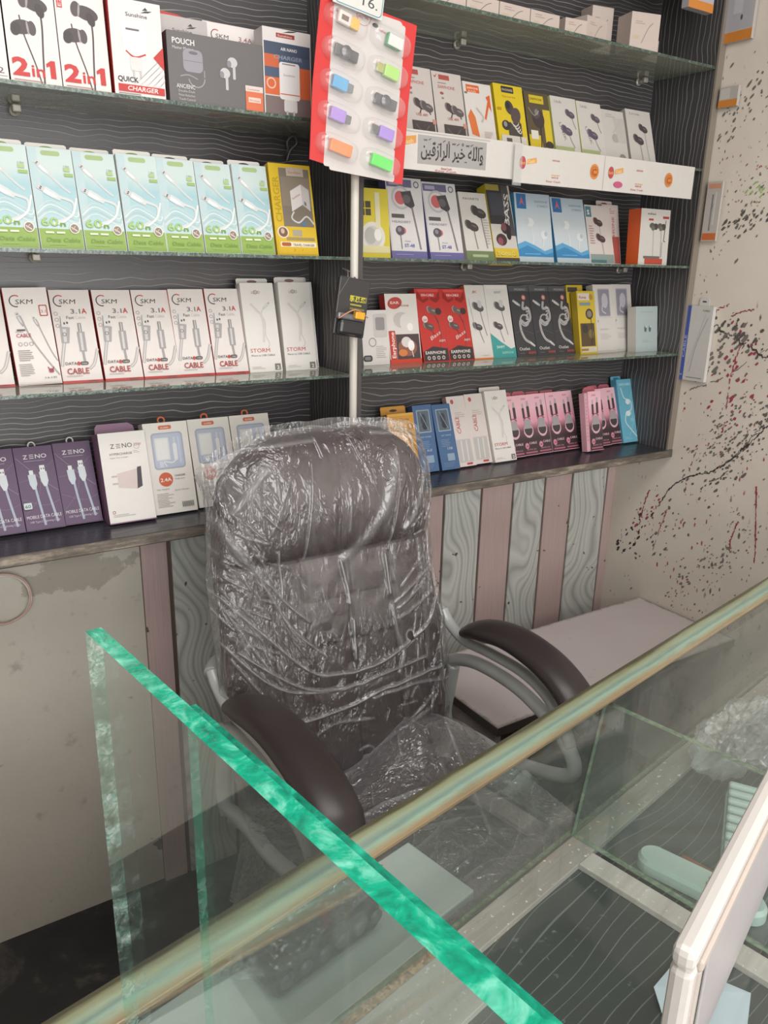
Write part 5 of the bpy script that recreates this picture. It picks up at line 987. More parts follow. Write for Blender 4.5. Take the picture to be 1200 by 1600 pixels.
for k in range(5):
    for j in range(2):
        i = 2*k+j; cx = Wc/1000*(0.27 if j == 0 else 0.71); cz = Hc/1000*(0.885-0.187*k-(0.035 if j else 0)); a = math.radians(-9)
        R4 = Matrix.Translation((cx, 0, cz)) @ Matrix.Rotation(-a*1.0, 4, 'Y'); dv = MB()
        c1, c2 = cols[i]; u = -1 if j == 0 else 1; R4 = R4 @ Matrix.Diagonal((1.12, 1, 1.12, 1))
        if i in (2, 5):
            dv.box((-0.021, -0.011, -0.008), (0.021, -0.004, 0.008), flat(c1, 0.3), 0.002, None, R4); dv.lathe([(0.009, -0.0145), (0.0095, -0.0135), (0.0095, -0.011)], flat('6c6a70', 0.3, 0.6), seg=18, axis='y')
            nb = 19*0+len(dv.v)
            for q in range(18*3): v = Vector(dv.v[-1-q]); dv.v[-1-q] = tuple(R4 @ (v+Vector((-0.002, 0, 0))))
        elif i == 0:
            dv.box((-0.019, -0.012, -0.009), (0.004, -0.003, 0.009), flat('dcd4cc', 0.3), 0.003, None, R4); dv.box((0.004, -0.010, -0.008), (0.019, -0.004, 0.008), flat(c1, 0.3), 0.001, None, R4); dv.box((-0.014, -0.0125, -0.004), (-0.002, -0.0118, 0.003), flat('6c4a34'), 0, None, R4)
        else:
            xa, xb = ((-0.021, 0.006) if j == 0 else (-0.008, 0.020)); 
            if i in (8, 9): xa, xb = (-0.018, 0.022)
            dv.box((xa, -0.012, -0.009), (xb, -0.003, 0.009), flat(c1, 0.3), 0.0015, None, R4)
            if i == 1: dv.box((-0.006, -0.0125, -0.0085), (0.022, -0.003, 0.0085), flat(c2, 0.3), 0.0012, None, R4)
            elif i not in (8, 9):
                xc, xd = ((0.006, 0.017) if j == 0 else (-0.021, -0.008)); dv.box((xc, -0.009, -0.006), (xd, -0.005, 0.006), flat(c2, 0.25, 0.6), 0.0005, None, R4)
        d = dv.build('flash_drive', root); d['label'] = names[i]
        # bubble with a full round outer end
        bl = MB(); n = 24; rings = []
        for (s_, h_) in ((1.0, 0.0), (0.97, -0.009), (0.86, -0.0145), (0.6, -0.0155)):
            pts = []
            for q in range(n):
                t_ = 2*math.pi*q/n; ex = math.copysign(abs(math.cos(t_))**0.6, math.cos(t_)); ez = math.copysign(abs(math.sin(t_))**0.7, math.sin(t_))
                pts.append(R4 @ Vector((ex*0.038*s_-u*-0.002, h_, ez*0.0175*s_)))
            rings.append(pts)
        vs = [p for r_ in rings for p in r_]; fs = [(a_*n+q, a_*n+(q+1) % n, (a_+1)*n+(q+1) % n, (a_+1)*n+q) for a_ in range(3) for q in range(n)]+[tuple(3*n+q for q in range(n))]
        bl.add(vs, fs, BLIS, True); bl.build('blister', root)
        tx = Flat(-0.0012); tx.text('Getron', (cx-0.022)*1000, (cz+0.011)*1000, 6, 'c65a58', 0.01, wid=15, rot=-8); tx.build('brand_print', root, recalc=False)

# price card above it
c = Card(0.098, 0.052, 0.002, 'd9dcd8', 'd9dcd8'); c.rect(2, 2, 96, 50, '5f8ea8', 8); c.rect(3.5, 3.5, 94.5, 48.5, 'dcdcd6', 7); c.text('16.', 56, 12, 22, '4a4c50', 0.0, wid=30); c.lines_of_print(14, 46, 14, 1, 4, 'a8c4d0')
P = on_y(520, 2, 1.312); o = c.build('price_card', recalc=False); o.location = P; o.rotation_euler = (0, math.radians(8), 0); tag(o, 'white price card reading 16 with blue border at the top edge', 'sign')

# black pouch pack hanging on the pipe
P = on_y(520, 522, 1.325); root = bpy.data.objects.new('hanging_accessory_pack', None); COL.objects.link(root); root.location = P; root.rotation_euler = (0, math.radians(9), math.radians(4)); root.empty_display_size = 0.05
tag(root, 'black pack with yellow lettering hanging on the white pipe', 'accessory pack')
c = Card(0.072, 0.108, 0.012, '3b393b', '2c2a2c', '3b393b', bev=0.003); c.rect(28, 66, 66, 76, 'c9c032'); c.rect(29, 67, 65, 75, '3b393b')
for k, ch in enumerate(('\u624b', '\u6a5f', '\u7dab')): c.text(ch, 28+k*12.5, 66, 11, 'd4cc3a', 0.03, wid=10)
c.rect(30, 58, 56, 61, 'a8a244'); c.rect(30, 50, 64, 54, '7c7840'); c.line([(0, 70), (14, 96), (20, 108)], 1.5, '6a6868'); c.build('pouch', root, recalc=False)
b = MB(); b.box((0.004, -0.016, 0.002), (0.062, 0.0, 0.03), flat('2f2d30', 0.25), 0.006); b.build('holder_base', root)
b = MB(); b.box((0.0, -0.011, 0.03), (0.060, 0.0, 0.042), flat('77777a', 0.3, 0.4), 0.003); b.build('metal_clip', root)
b = MB(); b.box((0.034, -0.018, 0.034), (0.056, -0.008, 0.048), flat('dda32c', 0.35), 0.002); b.build('orange_pad', root)
b = MB(); b.tube(smooth([(0.0, -0.012, 0.03), (0.03, -0.019, 0.050), (0.066, -0.012, 0.040)], 6), 0.0012, flat('c98a6a', 0.5), 6); b.build('wire_loop', root)
b = MB(); b.tube(smooth([(0.02, 0.004, 0.10), (0.024, 0.014, 0.118), (0.030, 0.040, 0.124), (0.05, 0.040, 0.12), (0.046, 0.006, 0.10)], 6), 0.0015, M_STEEL, 6); b.build('hanging_wire', root)
# grey hook by the yellow charger box
b = MB(); b.tube(smooth([(0, 0, 0), (0.006, -0.004, 0.02), (0.018, -0.01, 0.034), (0.010, -0.012, 0.046), (-0.002, -0.008, 0.036), (0.002, -0.002, 0.02), (0.004, 0.02, 0.01)], 8), 0.003, flat('4a484a', 0.4), 8)
o = b.build('wall_hook'); o.location = on_y(448, 252, 1.563); tag(o, 'dark hooked loop above the yellow charger box', 'hook')
# ring of cable on the left plaster
b = MB(); cx, cz = 0.155, 0.86; b.tube([(cx+0.048*math.cos(k*math.pi/20), 1.585+0.004*math.sin(k*math.pi/5), cz+0.052*math.sin(k*math.pi/20)) for k in range(41)], 0.0022, flat('c9a7a0', 0.4), 8, False); b.tube([(cx+0.046*math.cos(k*math.pi/20), 1.589, cz-0.003+0.05*math.sin(k*math.pi/20)) for k in range(41)], 0.0018, flat('d6cdc4', 0.4), 8, False)
o = b.build('cable_loop'); tag(o, 'loop of thin pinkish cable hanging on the left plaster wall', 'cable')

# ================================================================== LOW WHITE DESK IN THE CORNER
def desk_mat():
    t = NT('pinkish_white_laminate', 0.35); p = t.obj(); x = t.xyz(p)
    c = t.mix(t.noise(p, 5, 3), rgb('c6babc'), rgb('d2c8c9'))
    ex = t.math('MINIMUM', x[0], t.math('SUBTRACT', 0.850, x[0])); ey = t.math('MINIMUM', x[1], t.math('SUBTRACT', 0.33, x[1]))
    e = t.math('MINIMUM', ex, ey)
    m_ = t.ramp(t.math('ADD', e, t.math('MULTIPLY', t.noise(p, 40, 4, 0.7), 0.022)), [(0.012, (1,)*3), (0.021, (0,)*3)])
    c = t.mix(t.math('MULTIPLY', m_, 0.8), c, rgb('6c6663'))
    s = t.ramp(t.noise(t.mapv(p, (1, 3, 1)), 28, 4, 0.7), [(0.66, (0,)*3), (0.72, (0.5,)*3)]); c = t.mix(s, c, rgb('8d8281'))
    t.base(c); return t.m
M_DESK = desk_mat()
desk = empty('desk', (1.034, 1.112, FLOOR)); tag(desk, 'low pinkish-white laminate desk in the corner behind the chair', 'desk')
b = MB(); b.box((0, 0, 0.468), (0.850, 0.33, 0.490), M_DESK, 0.0015, {'y-': flat('4a423e'), 'x-': flat('5a524e')}); b.build('desk_top', desk)
for x in (0.012, 0.820): b = MB(); b.box((x, 0.02, 0), (x+0.018, 0.32, 0.468), flat('b9afb0', 0.4), 0.001); b.build('side_panel', desk)
b = MB(); b.box((0.030, 0.29, 0.12), (0.820, 0.305, 0.468), flat('8f7f78', 0.5)); b.build('modesty_panel', desk)

# ================================================================== OFFICE CHAIR
CX, CY = 0.695, 0.98
chair = empty('office_chair', (CX, CY, FLOOR)); tag(chair, 'high-backed dark brown office chair still wrapped in clear plastic film', 'chair')
LOC = Vector((CX, CY, FLOOR))
def plane_y(z): return 1.15+(z-0.5)*0.22
def pp(x, y):
    """photo point met with the leaning plane of the backrest"""
    d = ray(x, y); t_ = (1.15+0.22)/(d.y-0.22*d.z); p = CP+d*t_; return (p.x, p.z)
def sheet_mesh(name, P, m, parent, fold=None, close=None, smooth_=True, extra=None):
    """grid of world points (rows, cols, 3) to a mesh under the parent"""
    r_, c_ = P.shape[:2]; vs = (P.reshape(-1, 3)-np.array(LOC)).tolist(); fs = []
    for i in range(r_-1):
        for j in range(c_-1):
            a = i*c_+j; fs.append((a, a+1, a+c_+1, a+c_))
    if close is not None:
        n0 = len(vs); vs += (close.reshape(-1, 3)-np.array(LOC)).tolist()
        for i in range(r_-1):
            for j in range(c_-1):
                a = n0+i*c_+j; fs.append((a+c_, a+c_+1, a+1, a))
        rim = [j for j in range(c_)]+[i*c_+c_-1 for i in range(1, r_)]+[(r_-1)*c_+j for j in range(c_-2, -1, -1)]+[i*c_ for i in range(r_-2, 0, -1)]
        for k in range(len(rim)): a, b_ = rim[k], rim[(k+1) % len(rim)]; fs.append((b_, a, n0+a, n0+b_))
    if extra is not None: fs = [f for f in fs if extra(f)]
    me = bpy.data.meshes.new(name); me.from_pydata(vs, [], fs); me.materials.append(m)
    me.polygons.foreach_set('use_smooth', [smooth_]*len(fs))
    if fold is not None:
        at = me.attributes.new('fold', 'FLOAT', 'POINT'); at.data.foreach_set('value', np.ascontiguousarray(fold.reshape(-1), dtype=np.float32))
    me.update(); return link(name, me, parent)
rng = np.random.RandomState(7)
def seg_field(X, Z, curves, sig):
    """highest ridge strength over a set of polylines"""
    F = np.zeros_like(X)
    for amp, s_, pts in curves:
        d2 = np.full_like(X, 9.0)
        for (x0, z0), (x1, z1) in zip(pts[:-1], pts[1:]):
            dx, dz = x1-x0, z1-z0; L = dx*dx+dz*dz+1e-12
            t_ = np.clip(((X-x0)*dx+(Z-z0)*dz)/L, 0, 1); d2 = np.minimum(d2, (X-x0-t_*dx)**2+(Z-z0-t_*dz)**2)
        F = np.maximum(F, amp*np.exp(-d2/(2*(s_*sig)**2)))
    return F
def vnoise(X, Z, sc, seed):
    r = np.random.RandomState(seed); G = r.rand(64, 64)
    x, z = X*sc, Z*sc; xi, zi = np.floor(x).astype(int), np.floor(z).astype(int); fx, fz = x-xi, z-zi
    fx, fz = fx*fx*(3-2*fx), fz*fz*(3-2*fz); g = lambda a, b_: G[a % 64, b_ % 64]
    return (g(xi, zi)*(1-fx)+g(xi+1, zi)*fx)*(1-fz)+(g(xi, zi+1)*(1-fx)+g(xi+1, zi+1)*fx)*fz
# backrest
def back_grid(nu, nv, grow=0.0, zb=0.53, film_=False):
    u = np.linspace(-1, 1, nu)[None, :].repeat(nv, 0); v = np.linspace(0, 1, nv)[:, None].repeat(nu, 1)
    if film_: u = np.sign(u)*np.abs(u)**0.9
    zt = 1.200+grow-0.075*np.abs(u)**5
    z = zb+v*(zt-zb)
    hl = np.interp(z, [0.5, 0.62, 0.78, 1.0, 1.10, 1.17, 1.22], [0.215, 0.238, 0.240, 0.238, 0.218, 0.195, 0.175])+grow
    hr = np.interp(z, [0.5, 0.62, 0.80, 0.92, 1.10, 1.16, 1.22], [0.215, 0.235, 0.243, 0.222, 0.226, 0.215, 0.195])+grow
    x = 0.695+np.where(u < 0, u*hl, u*hr)
    return u, v, x, z
def puff(u, v, x, z, g=1.0):
    e = (1-np.abs(u)**5)*(1-np.abs(2*v-1)**12); e = np.clip(e, 0, 1)**0.5
    f = 0.045*e
    head = 1/(1+np.exp(-(z-0.985)/0.006)); f = f+head*0.022*np.sin(np.clip((z-0.98)/0.23, 0, 1)*np.pi)**0.6*e
    cols_ = [0.545, 0.613, 0.705, 0.805, 0.875]
    for cx_ in cols_: f = f-g*0.007*np.exp(-((x-cx_)/0.005)**2)*(1-head)*(1 if 0.6 < cx_ < 0.82 else 0.9)
    for cz_ in (0.98, 0.895, 0.81, 0.725): f = f-g*0.006*np.exp(-((z-cz_)/0.005)**2)*((np.abs(x-0.71) < 0.10) | (cz_ > 0.95))
    for a_, b_ in ((0.613, 0.705), (0.705, 0.805)):
        for c_, d_ in ((0.895, 0.98), (0.81, 0.895), (0.725, 0.81)):
            k = (x > a_) & (x < b_) & (z > c_) & (z < d_); f = f+np.where(k, g*0.005*np.sin((x-a_)/(b_-a_)*np.pi)*np.sin((z-c_)/(d_-c_)*np.pi), 0)
    # soft upright creases of the headrest leather
    for cx_, am in ((0.63, 0.004), (0.70, 0.005), (0.79, 0.006), (0.86, 0.005)): f = f-g*am*np.exp(-((x-cx_-0.03*(z-1.1))/0.010)**2)*head*np.clip((1.16-z)/0.1, 0, 1)
    return f
u, v, x, z = back_grid(130, 170); f = puff(u, v, x, z)
Pf = np.stack([x, plane_y(z)+0.0-f, z], -1); Pb = np.stack([x, plane_y(z)+0.03*np.clip((1-np.abs(u)**4)*(1-np.abs(2*v-1)**6), 0, 1)**0.5, z], -1)
sheet_mesh('backrest', Pf, M_LEATHER, chair, close=Pb)
# film over the back, traced folds plus highlights painted as whitish bands
FC = [(.8, 1, [(472, 677), (478, 702)]), (.8, 1, [(522, 675), (533, 706)]), (.7, 1, [(460, 713), (458, 787), (454, 860)]), (.35, 1, [(518, 750), (520, 816)]), (.7, 1, [(592, 688), (592, 750), (584, 845)]),
      (.55, 5, [(588, 702), (576, 770), (548, 825), (518, 858)]), (.6, 3, [(637, 724), (621, 787), (606, 812)]), (.6, 1, [(650, 713), (652, 830), (650, 933)]), (.35, 1.5, [(427, 735), (408, 798), (397, 823)]), (1, 1.2, [(412, 849), (421, 897), (421, 919)]),  # widest band is the headrest highlight, painted like a fold
      (.6, 1.3, [(328, 809), (386, 878), (427, 926), (463, 955)]), (.6, 1.2, [(372, 860), (405, 919), (441, 970), (489, 1007)]), (.8, 1.5, [(335, 926), (401, 981), (463, 1029), (507, 1034), (559, 1021), (610, 992), (650, 955), (669, 911)]),
      (.8, 1.2, [(360, 1007), (419, 1040), (470, 1058), (529, 1051), (584, 1029), (643, 1010)]), (.8, 1.4, [(340, 1000), (395, 1045), (440, 1061), (500, 1059), (545, 1047)]), (.9, 1.5, [(441, 1108), (515, 1087), (580, 1054), (669, 1025)]), (.6, 1.2, [(595, 926), (632, 893), (669, 864)]),
      (.6, 1.2, [(600, 950), (640, 925), (672, 897)]), (.9, 1.5, [(529, 952), (533, 1010)]), (.9, 1.4, [(511, 864), (520, 900), (524, 926)]), (.9, 1.4, [(579, 853), (586, 911)]), (.5, 1.4, [(654, 1065), (621, 1098)]), (.6, 2.5, [(590, 930), (598, 970), (608, 1000), (600, 1030)]),
      (.55, 1.1, [(330, 930), (380, 1000), (420, 1050)]), (.5, 1, [(345, 860), (395, 900), (430, 960), (452, 990)]), (.6, 1.2, [(350, 1020), (400, 1075), (440, 1108)]), (.6, 4, [(330, 810), (362, 862), (388, 880)]), (.7, 4, [(345, 790), (375, 745), (395, 722)]), (.6, 1.5, [(560, 1070), (620, 1050), (688, 1045)]),
      (.4, 2, [(560, 1150), (600, 1120), (650, 1085)]), (.5, 1.4, [(640, 800), (652, 770), (660, 740)]), (.5, 1.2, [(650, 870), (640, 900), (600, 935)]), (.5, 1.2, [(676, 950), (668, 1000), (672, 1040)]), (.5, 1.5, [(540, 1150), (552, 1143), (560, 1146)]),
      (.5, 1.2, [(470, 1128), (500, 1110), (560, 1100)]), (.45, 1.3, [(655, 690), (640, 720), (644, 760)]), (.5, 1.5, [(350, 700), (400, 690), (470, 680)]), (.5, 1.5, [(560, 668), (620, 672), (655, 690)])]
for k in range(70):  # crinkles crowded here also paint the silver highlight at the left
    x0, y0 = rng.uniform(322, 395), rng.uniform(735, 1010); a_ = rng.uniform(0.2, 1.3); L = rng.uniform(8, 42)
    FC.append((rng.uniform(.25, .75), rng.uniform(.6, 1.4), [(x0, y0), (x0+L*math.cos(a_)*0.5, y0+L*0.6*math.sin(a_)), (x0+L*math.cos(a_), y0+L*math.sin(a_)*1.1)]))
for k in range(35):
    x0, y0 = rng.uniform(625, 672), rng.uniform(780, 1080); a_ = rng.uniform(1.9, 2.9) if k % 2 else rng.uniform(1.2, 1.8); L = rng.uniform(8, 35)
    FC.append((rng.uniform(.25, .6), rng.uniform(.6, 1.2), [(x0, y0), (x0+L*math.cos(a_), y0+L*math.sin(a_))]))
FC = [(a_, s_, [(lambda q: (q[0], q[1]))(pp(*p)) for p in pts]) for a_, s_, pts in FC]
FC = [(a_, s_, [(p.x, p.y) for p in smooth([(q[0], q[1], 0) for q in pts], 5)] if len(pts) > 2 else pts) for a_, s_, pts in FC]
u, v, x, z = back_grid(330, 430, 0.010, 0.535, True)
x = x+0.006*(vnoise(z, z*0+3, 22, 5)-0.5)*np.sign(u)*np.abs(u)**4
cor = np.exp(-((x-0.47)/0.05)**2-((z-1.17)/0.05)**2)*np.clip(-u, 0, 1)**2*0.050; x = x-cor
x = x+np.exp(-((x-0.92)/0.04)**2-((z-1.20)/0.05)**2)*0.018; z = z+np.clip(v, 0, 1)**12*0.010*vnoise(x, z*0+1, 30, 9)+np.exp(-((x-0.91)/0.05)**2)*v**10*0.028
F = seg_field(x, z, FC, 0.00135)
up_, vp_, xp_, zp_ = back_grid(330, 430); base_f = puff(np.clip(u, -0.985, 0.985), np.clip(v, 0.01, 0.985), x, z, 0.0)
wob = 0.007*(vnoise(x+0.3*z, z, 14, 3)-0.5)+0.003*(vnoise(x, z, 45, 4)-0.5)
low = np.clip((1.0-z)/0.3, 0, 1)*np.clip((z-0.53)/0.1, 0, 1)
y = plane_y(z)-base_f-0.006-0.006*low*(1-u**2)-wob*(0.5+low)-0.006*F
edge = np.clip((np.abs(u)-0.93)/0.07, 0, 1); fold_shine_v = np.clip(F+0.25*edge+0.35*np.clip((v-0.965)/0.035, 0, 1)+0.3*np.clip(cor*60, 0, 1), 0, 1)
y = y+edge**2*0.02
hx, hz = pp(620, 978)
cen = np.array([hx, hz]); dd = np.hypot((x-hx), (z-hz)*0.8).reshape(-1); fold_shine_v = np.maximum(fold_shine_v, 0.9*np.exp(-((np.hypot(x-hx, (z-hz)*0.8)-0.0085)/0.003)**2))
o = sheet_mesh('film_over_back', np.stack([x, y, z], -1), M_FILM, chair, fold_shine_v, extra=lambda f_: min(dd[i] for i in f_) > 0.006); o['label'] = 'clear wrinkled plastic film'
# film round the rear of the back
yb = plane_y(z)+0.034*np.clip((1-np.abs(u)**4), 0, 1)**0.5+0.006
sheet_mesh('film_over_rear', np.stack([x[::6, ::6], (yb+0.004*wob)[::6, ::6], z[::6, ::6]], -1), M_FILM, chair, (fold_shine_v*0+0.15)[::6, ::6])
# seat cushion
def seat_surf(n=80):
    a = np.linspace(-1, 1, n); U, V = np.meshgrid(a, a); r = (np.abs(U)**4+np.abs(V)**4)**0.25
    k = np.maximum(np.abs(U), np.abs(V))/np.maximum(r, 1e-6); k = np.where(r < 1e-6, 1, k)
    return U*k, V*k, np.maximum(np.abs(U), np.abs(V))
sx, sy, sr = seat_surf(); h = np.clip(1-sr**6, 0, 1)**0.5
X_ = 0.70+sx*0.250; Y_ = 0.965+sy*0.220
Zt = 0.450+0.085*h+0.012*np.sin(sx*9)*h*0.5-0.010*np.exp(-((X_-0.60)/0.006)**2)*h-0.010*np.exp(-((X_-0.80)/0.006)**2)*h
sheet_mesh('seat', np.stack([X_, Y_, Zt], -1), M_LEATHER, chair, close=np.stack([X_, Y_, 0.450-0.045*h], -1))
# film over the seat: billows up at the rear, falls over front and sides
n = 240; a = np.linspace(-1, 1, n); U, V = np.meshgrid(a, a)
k = 1/np.maximum((np.abs(U)**6+np.abs(V)**6)**(1/6)/np.maximum(np.maximum(np.abs(U), np.abs(V)), 1e-6), 1e-6); k = np.where(np.isfinite(k), k, 1)
R_ = np.maximum(np.abs(U), np.abs(V)); rr = np.clip(R_/0.80, 0, 1); out_ = np.clip((R_-0.80)/0.20, 0, 1)
ang = np.arctan2(V, U)
X_ = 0.705+U*k/np.maximum(R_, 1e-6)*(rr*0.262+out_*0.030*(1+0.5*np.sin(ang*17)+0.4*np.sin(ang*29+1))); Y_ = 0.955+V*k/np.maximum(R_, 1e-6)*(rr*0.232+np.where(V < 0, out_*0.028, 0)*(1+0.4*np.sin(ang*21)))
X_ = np.where(np.isfinite(X_), X_, 0.705); Y_ = np.where(np.isfinite(Y_), Y_, 0.955)
Z_ = 0.545+0.0*X_+0.075*np.exp(-((X_-0.82)/0.12)**2-((Y_-1.13)/0.085)**2)+0.012*(vnoise(X_, Y_, 16, 31)-0.3)-out_**0.8*0.19*(0.8+0.25*np.sin(ang*5+2))
SC_ = []
for q in range(60):
    x0, y0 = rng.uniform(0.5, 0.95), rng.uniform(0.72, 1.15); aa = rng.uniform(0.3, 1.2) if q % 3 else rng.uniform(-0.6, 0.2); L = rng.uniform(0.03, 0.16); cv = rng.uniform(-0.03, 0.03)
    SC_.append((rng.uniform(.15, .6), rng.uniform(.35, 0.9), [(p_.x, p_.y) for p_ in smooth([(x0, y0, 0), (x0+L*math.cos(aa)*0.5-cv*math.sin(aa), y0+L*math.sin(aa)*0.5+cv*math.cos(aa), 0), (x0+L*math.cos(aa), y0+L*math.sin(aa), 0)], 4)]))
SC_ += [(.8, 2.5, [(0.66, 1.16), (0.74, 1.175), (0.84, 1.165), (0.93, 1.12)]), (.6, 3, [(0.62, 1.11), (0.70, 1.13), (0.80, 1.14)]), (.7, 1.5, [(0.55, 1.0), (0.68, 1.02), (0.80, 1.0), (0.9, 0.96)]), (.6, 1.4, [(0.5, 0.93), (0.62, 0.95), (0.78, 0.92)]), (.7, 1.4, [(0.90, 1.14), (0.86, 1.0), (0.80, 0.86)])]
Fs = seg_field(X_, Y_, SC_, 0.0022); skirt = np.clip(0.35*np.maximum(0, np.sin(ang*37+2*np.sin(ang*9)))**3*out_, 0, 1)
sheet_mesh('film_over_seat', np.stack([X_, Y_, Z_+0.007*Fs], -1), film('clear_seat_film', 0.20, (12, 12, 12)), chair, np.clip(Fs*0.9+skirt, 0, 1))

def cpart(b, name, lab=None):
    for i in range(len(b.v)): b.v[i] = (b.v[i][0]-CX, b.v[i][1]-CY, b.v[i][2]-FLOOR)
    o = b.build(name, chair)
    if lab: o['label'] = lab
    return o
for X, sgn, pad in ((0.985, 1, [(1.175, .758), (1.12, .785), (1.035, .803), (0.95, .797), (0.89, .777), (0.85, .748), (0.822, .705)]), (0.452, -1, [(1.165, .752), (1.10, .782), (0.99, .805), (0.90, .803), (0.83, .785), (0.785, .758), (0.755, .715)])):
    fr = MB(); q = lambda pts: smooth([(X, y_, z_) for y_, z_ in pts], 8)
    fr.tube(q([(1.262, .640), (1.225, .668), (1.142, .700), (1.022, .706), (.929, .686), (.876, .660), (.848, .625), (.862, .594), (.933, .562), (1.023, .536), (1.127, .525), (1.22, .500)]), 0.014, M_SILVER, 12, True, 1.0)
    fr.tube(q([(1.262, .775), (1.235, .752), (1.18, .735), (1.10, .742), (1.0, .745), (.93, .728), (.885, .690), (.862, .655)]), 0.013, M_SILVER, 12, True, 0.8)
    fr.tube(q([(1.215, .662), (1.225, .60), (1.235, .53), (1.215, .488)]), 0.015, M_SILVER, 12)
    fr.tube(smooth([(X, 1.262, .765), (X-sgn*0.02, 1.285, .772), (X-sgn*0.055, 1.29, .775)], 6), 0.018, M_SILVER, 12)
    fr.tube(smooth([(X, 1.20, .495), (X-sgn*0.05, 1.17, .455), (X-sgn*0.14, 1.10, .420)], 6), 0.014, M_SILVER, 12)
    fr.tube(smooth([(X, .95, .556), (X-sgn*0.05, .98, .48), (X-sgn*0.12, 1.00, .415)], 6), 0.012, M_SILVER, 12)
    cpart(fr, 'armrest_frame')
    pd = MB(); P = smooth([(X, y_, z_) for y_, z_ in pad], 8); N = len(P)
    rs_ = [0.041*min(1, (0.25+1.2*math.sin(math.pi*min(max((i+0.5)/N, 0.03), 0.97))**0.5*0.8)) for i in range(N)]
    pd.tube(P, rs_, M_PAD, 20, True, 0.55); cpart(pd, 'arm_pad')
b = MB(); b.box((0.60, 0.86, 0.345), (0.80, 1.06, 0.380), M_BLACKP, 0.006); b.box((0.655, 1.02, 0.350), (0.735, 1.225, 0.375), M_BLACKP, 0.005); b.tube([(0.695, 1.225, 0.362), (0.695, 1.20, 0.56)], 0.02, M_BLACKP, 12); cpart(b, 'tilt_mechanism')
b = MB(); b.tube([(0.695, 0.96, 0.12), (0.695, 0.96, 0.35)], 0.025, M_BLACKP, 18); cpart(b, 'gas_lift')
for k in range(5):
    a_ = math.radians(72*k+20); b = MB(); ex, ey = math.cos(a_), math.sin(a_)
    b.tube([(0.695, 0.96, 0.145), (0.695+0.15*ex, 0.96+0.15*ey, 0.135), (0.695+0.27*ex, 0.96+0.27*ey, 0.115)], [0.030, 0.022, 0.016], M_BLACKP, 12); cpart(b, 'base_leg')
    b = MB(); wx, wy = 0.695+0.265*ex, 0.96+0.265*ey
    for sg in (-1, 1):
        c0 = (wx-ey*0.014*sg, wy+ex*0.014*sg); c1 = (wx-ey*0.026*sg, wy+ex*0.026*sg); b.tube([(c0[0], c0[1], FLOOR+0.026), (c1[0], c1[1], FLOOR+0.026)], 0.026, M_BLACKP, 16)
    b.tube([(wx-ey*0.016, wy+ex*0.016, FLOOR+0.026), (wx+ey*0.016, wy-ex*0.016, FLOOR+0.026)], 0.008, M_STEEL, 8); b.tube([(wx, wy, FLOOR+0.026), (wx, wy, 0.125)], 0.007, M_STEEL, 8); cpart(b, 'caster')

# ================================================================== GLASS DISPLAY COUNTER
OX, OY, RZ = 0.002, 0.4965, math.radians(10.8)
counter = empty('display_counter', (OX, OY, FLOOR), RZ); tag(counter, 'glass-topped display counter with worn rear rail with painted greenish sheen', 'counter')
def cb(name, s0, s1, t0, t1, z0, z1, m, bev=0.0, faces=None, lab=None, parent=counter):
    b = MB(); b.box((s0, -t1, z0-FLOOR), (s1, -t0, z1-FLOOR), m, bev, faces); o = b.build(name, parent)
    if lab: o['label'] = lab
    return o
def worn(name, a, b_, c_):
    t = NT(name, 0.5); p = t.obj(); n_ = t.noise(t.mapv(p, (3, 30, 30)), 1, 5, 0.7); sp = t.ramp(t.noise(p, 150, 2), [(0.66, (0,)*3), (0.70, (1,)*3)])
    t.base(t.mix(sp, t.ramp(n_, [(0.3, rgb(a)), (0.55, rgb(b_)), (0.75, rgb(c_))]), rgb('d5d2ca'))); return t.m
M_LEDGE = worn('worn_grey_ledge', '7d7a73', '98948c', 'b5b2aa'); M_WHITEL = flat('c3c8c6', 0.3)
def chip():
    t = NT('raw_chipboard', 0.9); p = t.obj(); v_ = t.n('ShaderNodeTexVoronoi'); t.put(v_.inputs['Vector'], p); v_.inputs['Scale'].default_value = 260
    t.base(t.ramp(v_.outputs['Color'], [(0.1, rgb('6e523c')), (0.5, rgb('a07c5c')), (0.9, rgb('c3a47e'))])); return t.m
M_CHIP = chip()
def cdeck():
    t = NT('dark_laminate_counter_floor', 0.3); x = t.xyz(t.obj()); p = t.obj()
    n1 = t.noise(t.comb(t.math('MULTIPLY', x[0], 3.0), t.math('MULTIPLY', x[1], 9.0), 0.0), 1, 1)
    f_ = t.math('FRACT', t.math('DIVIDE', t.math('ADD', x[1], t.math('MULTIPLY', n1, 0.09)), 0.017)); d_ = t.math('ABSOLUTE', t.math('SUBTRACT', f_, 0.5))
    ln = t.math('SUBTRACT', 1.0, t.math('DIVIDE', d_, 0.05), clamp=True)
    sp = t.ramp(t.noise(p, 60, 3), [(0.68, (0,)*3), (0.73, (0.7,)*3)]); c = t.mix(t.noise(p, 9, 5, 0.7), rgb('232a2b'), rgb('3c4443'))
    c = t.mix(t.math('MULTIPLY', ln, 0.8), c, rgb('7d8785')); t.base(t.mix(sp, c, rgb('79807c'))); return t.m
S0, S1, TD = -0.60, 1.80, 0.46
cb('cabinet_body', S0, S1, 0.0, TD, FLOOR, 0.728, flat('b9b9b4', 0.4), 0.002)
cb('display_floor', S0, S1, 0.03, TD-0.01, 0.728, 0.742, cdeck())
cb('rear_ledge', 0.47, S1, 0.022, 0.058, 0.742, 0.751, M_LEDGE, 0.001)
cb('rear_ledge', S0, 0.47, 0.030, 0.105, 0.742, 0.751, worn('pale_board', 'a09c98', 'b3afaa', 'c6c2bd'), 0.001)
cb('chipboard_edge', S0, 0.47, 0.012, 0.030, 0.728, 0.7505, M_CHIP)
